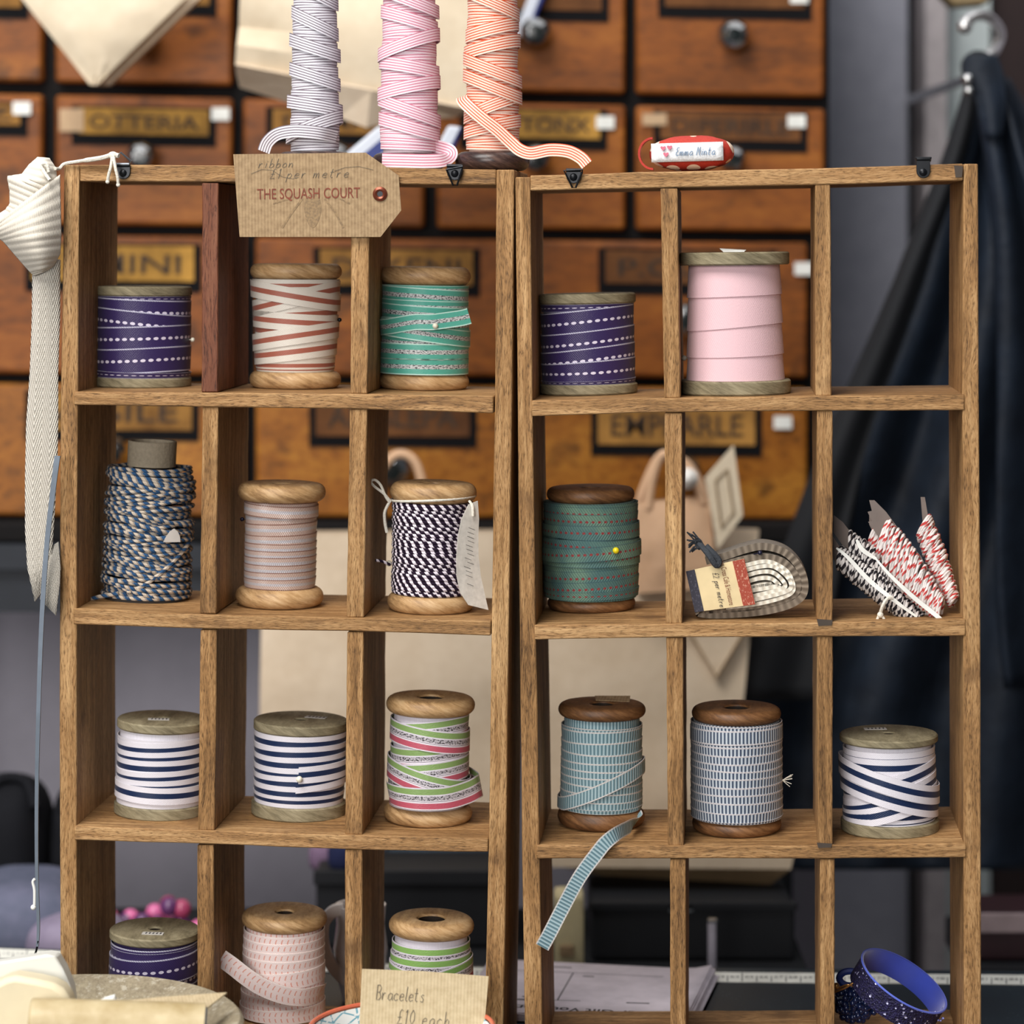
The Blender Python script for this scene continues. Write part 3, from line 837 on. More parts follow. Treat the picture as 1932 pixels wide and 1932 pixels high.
# --- second row, left rack
bl = []
y = 879.0
for layer in range(2):
    y = 882.0
    while y < 1126:
        d = rng.choice([-18, -13, 10, 14, 19, -8, 6]) if layer else rng.uniform(-4, 4)
        if not (y < 892 and layer): bl.append((y - d, y + d, layer * 1.5 + rng.uniform(0, 0.8)))
        y += 6.8 if layer == 0 else rng.uniform(6, 10)
def twine_cone():
    global s
    s = spool('blue and cream twine wound on a cardboard tube', 275, 158, 872, 1140, LS[2], (4, 6), 'flat', plain('dark_card', C(52, 46, 42), 0.8), M['c_blue'], 160, 162, 9, bl, cordr=0.0012, t=0.0010, hole=0.4, cat='twine cone', name='twine_cone', notop=True, shoulder=0.006)
    o = s['o']; k = s['k']
    g = plain('grey_card_tube', C(150, 138, 118), 0.8, scale=500, bs=0.4)
    m = MB(); R = 46 * k; h = s['H']
    m.lathe([(R * 0.86, h - 0.004), (R * 0.86, h + 34 * k), (R * 0.97, h + 34.6 * k), (R, h + 33 * k), (R * 0.99, h - 0.004)], 40)
    m.build('card_tube', g, o)
    m = MB(); m.lathe([(0.001, h - 0.003), (R * 0.86, h - 0.003)], 30, closed=False); m.build('tube_bottom', M['black_metal'], o)
    m = MB(); pts = spline([Vector((s['X'](a), -b, s['Z'](c))) for a, b, c in ((240, 0.024, 1112), (205, 0.023, 1120), (182, 0.020, 1128), (168, 0.018, 1128), (176, 0.022, 1132), (215, 0.026, 1134))], 6)
    m.tube(pts, 0.0013, 7); m.build('loose_end', M['c_blue'], o)
    m = MB(); pts = spline([Vector((s['X'](a), -b, s['Z'](c))) for a, b, c in ((258, 0.0255, 1108), (290, 0.0255, 1092), (325, 0.021, 1062), (350, 0.010, 1030), (356, 0.0, 1012))], 6)
    m.tube(pts, 0.0013, 7); m.build('diagonal_wrap', M['c_blue'], o)
    m = MB(); c = Vector((s['X'](334), -0.0205, s['Z'](1012)))
    e = Vector((0.86, 0.5, 0)); pts = [c + e * (x * k) + ZV * (z * k) for x, z in ((-17, 0), (16, 0), (15, 10), (10, 20), (3, 25), (-5, 20), (-12, 10))]
    m.poly(pts, Vector((0.4, -0.9, 0)) * 0.0006); m.build('paper_scrap', M['sticker'], o, smooth=False)
twine_cone()
s = spool('wooden spool of dusty pink satin ribbon, slimmest wound in the racks', 527, 166, 918, 1153, LS[2], (33, 35), 'round', M['spool'], M['r_satin'], 136, 136, 23,
      [(962, 957), (966, 970, 1), (984, 978), (1006, 1000), (1027, 1022), (1042, 1039), (1055, 1053), (1068, 1065), (1082, 1079), (1096, 1093), (1109, 1107)], front=True)
pin(s, 446, 990, M['navy_pin'], 0.0013)
bl2 = []
y = 955.0
while y < 1134:
    d = rng.uniform(-3, -0.5); bl2.append((y - d, y + d, rng.uniform(0, 0.6))); y += 6.4
s = spool('wooden spool of plum and white twine with a curled paper tag', 812, 164, 917, 1163, LS[2], (36, 33), 'round', M['spool'], M['c_plum'], 156, 150, 9, bl2, front=True, cordr=0.00125, t=0.0008, hole=0.3)
def plum_extras(s):
    o, k = s['o'], s['k']
    m = MB(); pts = []
    for i in range(41):
        A = math.radians(180 + 9 * i)
        r = s['rad'](s['zt']) + 0.0022
        pts.append(Vector((r * math.cos(A), r * math.sin(A), s['Z'](939) - 0.0020 * math.cos(A + 0.3) * -1)))
    m.tube(pts, 0.00075, 6)
    q = lambda a, c, out: Vector((s['X'](a), -out, s['Z'](c)))
    m.tube(spline([q(736, 945, 0.012), q(724, 930, 0.014), q(706, 917, 0.014), q(699, 908, 0.014), q(707, 905, 0.014), q(718, 915, 0.014), q(727, 935, 0.0135), q(735, 947, 0.012)], 6), 0.0008, 6)
    m.tube(spline([q(733, 948, 0.012), q(726, 965, 0.013), q(727, 985, 0.013), q(731, 1003, 0.013)], 6), 0.0009, 6)
    m.tube(spline([q(886, 938, 0.016), q(893, 946, 0.020), q(895, 964, 0.0205)], 6), 0.0008, 6)
    m.build('tie_string', M['string'], o)
    # curled paper tag standing off the twine
    g = plain('tag_paper', C(206, 202, 194), 0.8, scale=300)
    cs, ws = [], []
    for x, y, w, out in ((893, 940, 10, 0.018), (889, 970, 19, 0.0195), (886, 1000, 22, 0.020), (886, 1040, 24, 0.0205), (889, 1075, 26, 0.0205), (896, 1105, 26, 0.020), (908, 1134, 22, 0.019)):
        cs.append(q(x, y, out)); ws.append(Vector((1, 0.75, 0)).normalized() * (w * k))
    ws[-1] = ws[-1] + Vector((0, 0, -0.0018)); ws[0] = ws[0] + Vector((0, 0, 0.001))
    m = MB(); m.strip(cs, ws, Vector((0.5, -0.8, 0)).normalized() * 0.0005)
    tg = m.build('paper_tag', g, o)
    m = MB()
    for i in range(16):
        c = q(884 + rng.uniform(-3, 4), 985 + i * 8, 0.0227); m.tube([c, c + Vector((0.0035, 0.0026, -0.0016))], 0.00012, 4)
    m.build('handwriting', M['ink'], tg)
    m = MB(); m.tube(spline([q(737, 1065, 0.008), q(722, 1058, 0.010), q(711, 1056, 0.012)], 4), 0.0009, 6); m.build('loose_end', M['c_plum'], o)
plum_extras(s)
pin(s, 737, 1075, M['pearl'], 0.0017)
# --- second row, right rack
s = spool('dark spool of teal twill ribbon with red stitches', 1116, 166, 926, 1156, RS[2], (26, 22), 'round', M['spool_dark'], M['r_teal'], 178, 180, 27,
      [(951, 951), (957, 957), (984, 985), (970, 972), (1006, 1005, 1), (1018, 1016), (1028, 1036, 1), (1051, 1040, 2), (1069, 1066), (1058, 1056, 1), (1095, 1087), (1083, 1080), (1117, 1106), (1126, 1124, 0, 0, 360, 16)], front=True, t=0.0006)
pin(s, 1160, 1038, M['yellow'], 0.0019, 0.003)

# --- third row, left rack
s = spool('navy and white striped spool in the leftmost pigeonhole of the third row', 301, 171, 1369, 1551, LS[3], (17, 22), 'flat', M['spool_grey'], M['r_navy'], 168, 166, 31,
      [(1392, 1390, 0, 0, 360, 16), (1406, 1398), (1423, 1417), (1438, 1434), (1460, 1453), (1476, 1470), (1483, 1486, 1), (1501, 1499)], sticker=(-0.05, -0.22, 0.0062, 0.0030, 0.2), hole=0.13)
s = spool('navy and white striped spool with a pinned cut end', 563, 178, 1372, 1553, LS[3], (18, 25), 'flat', M['spool_grey'], M['r_navy'], 176, 170, 31,
      [(1390, 1389), (1411, 1408), (1430, 1427), (1450, 1448), (1466, 1463), (1484, 1482), (1503, 1501), (1452, 1440, 2, 278, 420), (1473, 1455, 1.5, 275, 420)], sticker=(0.28, 0.25, 0.0064, 0.0028, -0.15), hole=0.13)
pin(s, 576, 1468, M['pearl'], 0.0019, 0.0026)
s = spool('wooden spool of green, silver and pink striped ribbon sagging at its right', 807, 168, 1327, 1565, LS[3], (30, 30), 'round', M['spool'], M['r_tri'], 146, 150, 41,
      [(1378, 1362), (1372, 1393, 1.0), (1425, 1412), (1456, 1438, 0.6), (1470, 1490, 0.9), (1442, 1484, 2.2), (1500, 1492)], hole=0.28, core_v=0.985)
loose(s, [(732, 1494, 0.004), (738, 1499, 0.014), (760, 1505, 0.0235), (800, 1508, 0.0275), (850, 1504, 0.0235), (885, 1492, 0.0135), (903, 1480, 0.004), (902, 1474, -0.008), (880, 1462, -0.016)], 42, M['r_tri'], 'sagging_loop', wv=Vector((-0.22, 0, 1)))
# --- third row, right rack
s = spool('dark spool of pale blue grosgrain with a tail hanging over the shelf', 1134, 165, 1340, 1573, RS[3], (24, 33), 'round', M['spool_dark'], M['r_pale'], 152, 156, 27,
      [(1373, 1372, 0, 0, 360, 18), (1383, 1380), (1405, 1401), (1424, 1424), (1441, 1440), (1455, 1455), (1468, 1468), (1482, 1484), (1497, 1498), (1512, 1514), (1523, 1522, 0, 0, 360, 18), (1514, 1440, 2.2)], front=False, hole=0.26)
tl = loose(s, [(1203, 1536, 0.010), (1207, 1545, 0.018), (1197, 1556, 0.034), (1174, 1571, 0.052), (1154, 1588, 0.059), (1138, 1608, 0.060), (1104, 1656, 0.060), (1072, 1716, 0.058), (1048, 1764, 0.058), (1034, 1790, 0.057)], (26, 26), M['r_pale'])
m = MB(); m.poly([Vector((-0.004, 0.006, s['H'] + 0.0002)), Vector((0.016, 0.004, s['H'] + 0.0002)), Vector((0.016, 0.012, s['H'] + 0.0022)), Vector((-0.005, 0.014, s['H'] + 0.0014))], ZV * 0.0003)
m.build('paper_scrap', M['kraft'], s['o'], smooth=False)
s = spool('dark spool of navy and white ribbed grosgrain in the right rack', 1390, 168, 1347, 1584, RS[3], (25, 26), 'round', M['spool_dark'], M['r_rib'], 172, 174, 27,
      [(1362, 1360), (1380, 1376, 0.5), (1394, 1392), (1410, 1407), (1426, 1422), (1441, 1438), (1453, 1452), (1469, 1466), (1484, 1482), (1499, 1497), (1514, 1512), (1532, 1530), (1545, 1542, 0, 0, 360, 18)], hole=0.28)
m = MB(); 
for i in range(7):
    c = Vector((s['R'] * 1.02, -0.004 + rng.uniform(-1, 1) * 0.001, s['Z'](1468))); m.tube([c, c + Vector((0.0035 + rng.uniform(0, 0.003), rng.uniform(-2, 1) * 0.001, rng.uniform(-1, 1) * 0.004))], 0.0002, 4)
m.build('frayed_threads', M['string'], s['o'])
s = spool('spool of crossed navy and white striped ribbon at the right end', 1679, 184, 1400, 1585, RS[3], (14, 22), 'flat', M['spool_grey'], M['r_navy'], 172, 168, 35,
      [(1424, 1422), (1436, 1434), (1490, 1441, 0.6), (1522, 1466, 1.0), (1540, 1488, 1.5), (1524, 1532, 0.1), (1546, 1545, 0.35, 0, 360, 20), (1438, 1494, 3.2), (1466, 1518, 2.4)], sticker=(-0.25, 0.45, 0.0064, 0.003, 0.1), hole=0.12, t=0.0006)

# --- bottom row, left rack
s = spool('purple ribbon spool with white stitches behind the stone dish', 288, 170, 1773, 1972, LS[4], (16, 20), 'flat', M['spool_grey'], M['r_purple'], 164, 166, 46,
      [(1788, 1784, 0, 0, 360, 16), (1797, 1794), (1819, 1808, 1), (1846, 1836), (1880, 1868), (1918, 1905), (1940, 1940)], sticker=(0.05, -0.45, 0.0062, 0.0028, 0.05), hole=0.13)
s = spool('wooden spool of pink leaf-print ribbon with a pinned end', 532, 161, 1738, 1962, LS[4], (27, 28), 'round', M['spool'], M['r_leaf'], 152, 160, 30,
      [(1765, 1763), (1779, 1776), (1797, 1793), (1811, 1809), (1838, 1826, 0.5), (1858, 1852), (1880, 1872), (1905, 1895, 0.6), (1925, 1925)], hole=0.2)
loose(s, [(428, 1812, 0.028), (450, 1826, 0.0285), (480, 1847, 0.029), (510, 1864, 0.0285), (550, 1877, 0.027), (585, 1879, 0.022), (606, 1872, 0.012), (611, 1866, 0.002)], 33, M['r_leaf'], 'loose_end')
pin(s, 503, 1846, M['pearl'], 0.0019, 0.0045)
s = spool('wooden spool of green and silver ribbon behind the Bracelets card', 809, 161, 1750, 1985, LS[4], (30, 28), 'round', M['spool'], M['r_tri2'], 146, 160, 41,
      [(1792, 1790), (1814, 1810, 0.7), (1858, 1818, 2.2), (1830, 1846, 1.4), (1868, 1868), (1905, 1900), (1935, 1935)], hole=0.32, core_v=0.985)

# --- three tall bobbins on the top boards
def bobbin(label, cx, hw, ybase, wtop, wbot, mat, seed, fl, ww=25):
    r2 = random.Random(seed); b = []
    y = 272.0
    while y > -150:
        d = r2.choice([-3, -2, 1, 2, 3, 4]); b.append((y - d, y + d, 0.2 + 0.3 * (len(b) % 4) + 0.1 * r2.random())); y -= r2.uniform(10, 14)
    y = 240.0
    while y > -140:
        d = r2.choice([-20, -12, 10, 16, 22]); b.append((y - d, y + d, 2.0 + 2.2 * r2.random())); y -= r2.uniform(30, 58)
    yb = rk(cx, 0, 0)
    zb = rk(cx, at_shelf([(121, 311), (440, 312), (770, 317), (970, 321)], cx, 1), 0).z
    return spool(label, cx, hw, -170, ybase, None, (18, fl), 'round', M['spool_black'], mat, wtop, wbot, ww, b, base=zb, dfront=0.012, hole=0.1, group='tall striped bobbins on the rack tops', cat='bobbin', name='ribbon_bobbin', sh=1, core_v=0.06)
s = bobbin('tall bobbin of grey and white striped ribbon behind the kraft tag', 594, 140, 312, 70, 90, M['r_grey'], 3, 30)
loose(s, [(640, 258, 0.006), (618, 252, 0.0148), (590, 248, 0.0175), (560, 247, 0.0175), (530, 253, 0.016), (511, 268, 0.014), (503, 286, 0.013)], 24, M['r_grey'], 'loose_end')
s = bobbin('tall bobbin of pink and white striped ribbon, middle of the three', 772, 140, 314, 86, 108, M['r_pink'], 5, 30)
loose(s, [(730, 302, 0.0232), (770, 303, 0.024), (815, 304, 0.0235), (845, 302, 0.020), (855, 293, 0.010), (848, 284, 0.002), (826, 277, 0.004), (812, 272, 0.009)], 26, M['r_pink'], 'loose_end')
s = bobbin('tall bobbin of orange and white striped ribbon at the racks seam', 929, 141, 316, 84, 98, M['r_orange'], 9, 36)
loose(s, [(873, 182, 0.004), (876, 188, 0.012), (890, 201, 0.018), (915, 222, 0.0205), (945, 245, 0.021), (970, 268, 0.021), (988, 283, 0.022), (1010, 289, 0.023), (1045, 283, 0.024), (1080, 286, 0.025), (1104, 298, 0.026), (1116, 311, 0.027)], 24, M['r_orange'], 'loose_end')

# ------------------------------------------------------------------ things hung on, laid in and standing before the racks
def onz(px, py, z):        # point of the horizontal plane z seen at a photo position
    r = ray(px, py); return EYE + r * ((z - EYE.z) / r.z)

# kraft swing tag
def swing_tag():
    pts = [(440, 291), (690, 288), (752, 331), (757, 397), (718, 447), (452, 447)]
    P = [rk(x, y, -0.0032) for x, y in pts]
    t = thing('swing_tag', 'big brown kraft swing tag stamped THE SQUASH COURT across the rack top', 'tag', rk(600, 447, -0.003))
    m = MB(); m.poly(P, NR * 0.0007); card = m.build('card', M['kraft'], t, smooth=False)
    c = rk(717, 366, -0.0034)
    rot = Vector((0, 0, 1)).rotation_difference(-NR).to_matrix().to_4x4()
    m = MB(); k = PX
    m.lathe([(5.5 * k, 0.0), (5.5 * k, 0.0007), (9 * k, 0.0012), (13.5 * k, 0.0006), (14 * k, 0.0)], 32, closed=False)
    m.v = [Matrix.Translation(c) @ rot @ v for v in m.v]
    m.build('eyelet', plain('copper_eyelet', C(128, 66, 46), 0.35, 0.6), t)
    m = MB(); m.lathe([(0.00001, 0.0003), (6 * k, 0.0003)], 24, closed=False); m.v = [Matrix.Translation(c) @ rot @ v for v in m.v]
    m.build('eyelet_hole', M['black_metal'], t)
    ex = (rk(680, 364) - rk(484, 367)).normalized(); ey = NR.cross(ex) * -1
    if ey.z < 0: ey = -ey
    f = rk(582, 366, -0.0033)
    lettering('THE SQUASH COURT', M['stamp'], t, f, ex, ey, 0.01, fit=(197 * PX, 24 * PX), bold=0.004)
    m = MB(); quad_strokes(m, hand('ribbon', slant=0.35, gap=0.72), rk(486, 317, -0.0033), ex, ey, -NR, 0.0052, 0.00028)
    quad_strokes(m, hand('\u00a31 per metre', slant=0.3, gap=0.74), rk(508, 337, -0.0033), ex, ey, -NR, 0.0056, 0.00028)
    quad_strokes(m, [[(0, 0), (3, 1.2), (6, 1.0), (9, -1), (12, -1.6), (13, -1.2)], [(24, 0.4), (27, 1.4), (31, 1.6), (35, 0.6)]], rk(474, 328, -0.0033), ex, ey, -NR, 0.0020, 0.0002)
    m.build('handwriting', M['pencil'], t, smooth=False)
    # faint printed insect emblem under the name
    g = G('faint_print'); p = g.obj(); n = g.noise(p, 700.0, 3)
    fm = g.out(g.ramp(n, [(0.4, C(128, 106, 80)), (0.6, C(152, 126, 92))]), 0.85)
    m = MB()
    L = lambda a, b, w: m.strip([a, b], [(-NR).cross((b - a).normalized()) * w] * 2, -NR * 0.00005)
    q = lambda x, y: rk(x, y, -0.00332)
    body = [q(590 + 16 * math.cos(a) * (1 - 0.25 * math.sin(a)), 398 + 32 * math.sin(a)) for a in [i * math.pi / 10 for i in range(20)]]
    m.poly(body, -NR * 0.00005)
    for a, b, w in (((570, 375), (548, 405), 0.0006), ((548, 405), (532, 430), 0.0006), ((612, 375), (632, 400), 0.0006), ((632, 400), (648, 430), 0.0006), ((515, 384), (548, 374), 0.0004), ((640, 374), (660, 384), 0.0004)):
        L(q(*a), q(*b), w)
    m.build('printed_emblem', fm, t, smooth=False)
swing_tag()

# herringbone tape hung at the left of the left rack
def herring(name, lo, hi):
    g = G(name); u, v = g.uv()
    n = g.noise(g.comb(u * 300.0, v * 8.0, 0.0), 1, 2)
    zig = (v * 2.0).fr()
    ch = (u * 1500.0 + (zig - 0.5).abs() * 44.0 + n * 1.0).sin()
    fine = (v * 260.0).sin()
    h = ch * 0.7 + fine * 0.15
    return g.out(g.ramp(h * 0.30 + n * 0.3 + 0.30, [(0.05, lo), (0.55, hi)]), 0.9, bump=h, bs=0.8, bd=0.0006, spec=0.1, sheen=0.2)
M['herring'] = herring('herringbone_tape', C(150, 140, 124), C(228, 221, 208))
M['ribbed_tape'] = None
def hanging_tape():
    t = thing('herringbone_tape', 'cream herringbone cotton tape folded and hung at the left rack edge', 'tape', rk(85, 1160, -0.01))
    g = G('cream_ribbed_tape'); u, v = g.uv(); n = g.noise(g.comb(u * 200.0, v * 200.0, 0.0), 1, 2)
    tw = (u * 2600.0 + v * 240.0).sin()
    ribm = g.out(g.ramp(tw * 0.12 + n * 0.5 + 0.25, [(0.30, C(196, 186, 170)), (0.60, C(230, 223, 210))]), 0.9, bump=tw * 0.5 + n, bs=0.3, bd=0.0004, spec=0.1)
    def sheet(name, rows, mat, thick=0.0012, ridge=0, across=False):
        """rows: [(xl, yl, xr, yr, depth, bulge)]; ridge = number of cord ridges"""
        R = []; nx = 64 if ridge else 10
        sub_ = 10 if ridge else 1
        rr = [Vector(r[:3]).to_4d() for r in rows]
        full = []
        for a, b in zip(rows, rows[1:]):
            for k in range(sub_): full.append([p + (q - p) * k / sub_ for p, q in zip(a, b)])
        full.append(list(rows[-1])); nf = len(full) - 1
        for i, (xl, yl, xr, yr, d, bu) in enumerate(full):
            r = []
            for j in range(nx + 1):
                f = j / nx; g_ = i / nf
                w = 0.0005 * math.sin(2 * math.pi * ridge * (g_ if across else f)) if ridge else 0.0
                r.append(rk(xl + (xr - xl) * f, yl + (yr - yl) * f, d - bu * math.sin(math.pi * f) - w))
            R.append(r)
        Ls = [0]
        for i in range(1, len(R)): Ls.append(Ls[-1] + (R[i][nx // 2] - R[i - 1][nx // 2]).length)
        m = MB(); m.grid(R, uvf=lambda i, j: (Ls[i], j / nx))
        o = m.build(name, mat, t, angle=80)
        md = o.modifiers.new('thick', 'SOLIDIFY'); md.thickness = thick; md.offset = 0
        return o
    sheet('hanging_length', [(66, 480, 113, 490, -0.004, 0.006), (62, 520, 113, 515, -0.003, 0.005), (61, 600, 113, 600, -0.002, 0.002), (57, 700, 110, 700, -0.002, 0.001), (50, 800, 110, 800, -0.002, 0.001), (48, 900, 108, 890, -0.002, 0.001), (48, 1000, 102, 990, -0.003, 0.001), (52, 1070, 97, 1060, -0.004, 0.001), (66, 1135, 98, 1090, -0.005, 0.0)], M['herring'])
    sheet('turned_up_end', [(76, 1130, 106, 1162, -0.008, 0.001), (80, 1110, 108, 1140, -0.008, 0.001), (88, 1085, 113, 1100, -0.007, 0.001), (92, 1060, 114, 1070, -0.005, 0.001), (100, 1030, 110, 1022, -0.002, 0.0)], M['herring'])
    sheet('lower_fold', [(-16, 430, 112, 330, -0.010, 0.012), (-12, 440, 113, 390, -0.011, 0.016), (8, 455, 114, 440, -0.011, 0.017), (34, 485, 112, 478, -0.010, 0.014), (58, 512, 100, 500, -0.008, 0.008), (66, 520, 96, 506, -0.006, 0.003)], ribm, 0.0016, 13, True)
    sheet('upper_fold', [(72, 298, 92, 300, -0.006, 0.003), (56, 312, 104, 318, -0.007, 0.008), (42, 330, 107, 350, -0.008, 0.010), (15, 334, 104, 372, -0.009, 0.009), (20, 360, 92, 392, -0.009, 0.008), (20, 385, 78, 408, -0.008, 0.008), (10, 398, 50, 425, -0.006, 0.006), (-20, 415, 14, 440, -0.006, 0.003)], ribm, 0.0016, 14, True)
    m = MB(); m.tube(spline([rk(x, y, d) for x, y, d in ((94, 340, -0.020), (84, 325, -0.018), (78, 312, -0.017), (88, 309, -0.018), (92, 325, -0.018))], 5), 0.0010, 7)
    m.tube(spline([rk(x, y, d) for x, y, d in ((104, 318, -0.010), (112, 318, -0.004), (122, 309, -0.002), (150, 304, -0.003), (190, 298, -0.004), (212, 292, -0.005), (224, 294, -0.006))], 6), [0.0010] * 20 + [0.0014] * 17, 7)
    m.ball(rk(213, 293, -0.0055), 0.0022, sq=(1.3, 1, 1))
    for e in (((212, 294, -0.007), (209, 315, -0.0075), (205, 330, -0.007), (203, 343, -0.006)), ((214, 294, -0.007), (218, 318, -0.0085), (222, 335, -0.008), (223, 349, -0.007))):
        m.tube(spline([rk(*q) for q in e], 6), 0.0009, 7)
        m.ball(rk(*e[-1]), 0.0012)
    m.build('tie_string', M['string'], t)
hanging_tape()
def rod():
    t = thing('hooked_rod', 'thin grey metal strip with a hooked foot hanging before the cream tape', 'rod', rk(60, 1806, -0.02))
    m = MB(); P = [(109, 860, -0.012), (100, 930, -0.013), (88, 1040, -0.014), (79, 1180, -0.016), (73, 1350, -0.018), (70, 1500, -0.019), (70, 1640, -0.020), (73, 1745, -0.021), (71, 1785, -0.022)]
    cs = spline([rk(*p) for p in P], 6); n = len(cs)
    m.strip(cs, [U * ((5.5 - 3.2 * i / n) * PX) for i in range(n)], -NR * 0.0012)
    m.build('strip', plain('dull_grey_metal', C(98, 108, 120), 0.5, 0.3), t)
    m = MB(); m.tube(spline([rk(*p) for p in ((72, 1775, -0.0225), (68, 1795, -0.0225), (61, 1806, -0.0225), (54, 1807, -0.0225), (50, 1803, -0.0225))], 6), 0.0006, 7)
    m.build('hook', M['black_metal'], t)
    m = MB(); m.tube(spline([rk(*p) for p in ((66, 1658, -0.0215), (62, 1664, -0.0215), (65, 1680, -0.0215), (65, 1708, -0.0215))], 5), 0.0008, 7); m.ball(rk(63, 1712, -0.0215), 0.0016)
    m.build('white_label', M['white'], t)
rod()

# red spotted pincushion on the right rack
def pincushion():
    cx = 1306; zb = rk(cx, 321, 0).z
    P = rk(cx, CY, 0.024); P.z = zb + 0.0003
    t = thing('pincushion', 'red pincushion with cream spots and a stitched name label, on the right rack', 'pincushion', P, -TH, local=True, tilt=-0.025)
    k = PX * (P.y + D0) / D0
    g = G('red_spotted_cotton'); p = g.obj()
    n = g.n('ShaderNodeTexVoronoi'); g.put(n.inputs['Vector'], p); n.inputs['Scale'].default_value = 92; n.inputs['Randomness'].default_value = 0.35
    d = V(g, n.outputs['Distance']); f = g.noise(p, 900.0, 2)
    mat = g.out(g.mix(d.lt(0.36), g.mix(f, C(150, 32, 24), C(196, 56, 36)), C(240, 214, 190)), 0.7, bump=f, bs=0.2, bd=0.0004)
    m = MB(); rows = []; a, b, c = 80 * k, 0.017, 33 * k
    sp = lambda x, e: math.copysign(abs(x) ** e, x)
    for i in range(19):
        ph = -math.pi / 2 + math.pi * i / 18
        rows.append([Vector((a * sp(math.cos(ph), 0.7) * sp(math.cos(q), 0.55), b * sp(math.cos(ph), 0.7) * sp(math.sin(q), 0.55), c + c * sp(math.sin(ph), 0.85) * (0.93 if abs(math.cos(q)) > 0.8 else 1.0))) for q in [2 * math.pi * j / 40 for j in range(40)]])
    m.grid(rows, closed_u=True, uvf=lambda i, j: (j / 40, i / 18)); m.build('cushion', mat, t)
    m = MB(); pts = [Vector((-a * 0.90 - 24 * k * math.sin(q), -0.008, c + 27 * k * math.cos(q))) for q in [math.pi * i / 14 for i in range(15)]]
    m.strip(pts, [Vector((0, 0.0055, 0))] * 15, [(p - Vector((-a * 0.9, -0.008, c))).normalized() * 0.0012 for p in pts])
    m.build('loop', mat, t)
    m = MB(); R = []
    for i in range(5):
        z = c - 17 * k + 35 * k * i / 4
        R.append([Vector((-a * 0.93 + 134 * k * j / 10, -b - 0.0008 - 0.0006 * math.cos((i - 2) * 0.6), z)) for j in range(11)])
    m.grid(R); lb = m.build('name_label', plain('white_cotton_label', C(226, 228, 230), 0.8, scale=900, bs=0.3), t)
    md = lb.modifiers.new('thick', 'SOLIDIFY'); md.thickness = 0.0008
    ex, ey, nn = Vector((1, 0, 0)), Vector((0, 0, 1)), Vector((0, -1, 0))
    m = MB(); quad_strokes(m, hand('Emma Minta', slant=0.3, gap=0.66, xs=0.74), Vector((-30 * k, -b - 0.0022, c - 6 * k)), ex, ey, nn, 0.0046, 0.0005)
    m.build('stitched_lettering', plain('grey_blue_thread', C(128, 148, 172), 0.8), lb, smooth=False)
    m = MB()
    for hx, hz in ((-52, 9), (-40, 10), (-47, -3)):
        o = Vector((hx * k, -b - 0.0023, c + hz * k)); pts = []
        for i in range(16):
            q = 2 * math.pi * i / 16
            pts.append(o + Vector((5.2 * k * math.sin(q) ** 3, 0, 5.2 * k * (13 * math.cos(q) - 5 * math.cos(2 * q) - 2 * math.cos(3 * q)) / 16)))
        m.poly(pts, nn * 0.0002)
    m.build('stitched_hearts', plain('pink_thread', C(206, 112, 132), 0.8), lb, smooth=False)
pincushion()

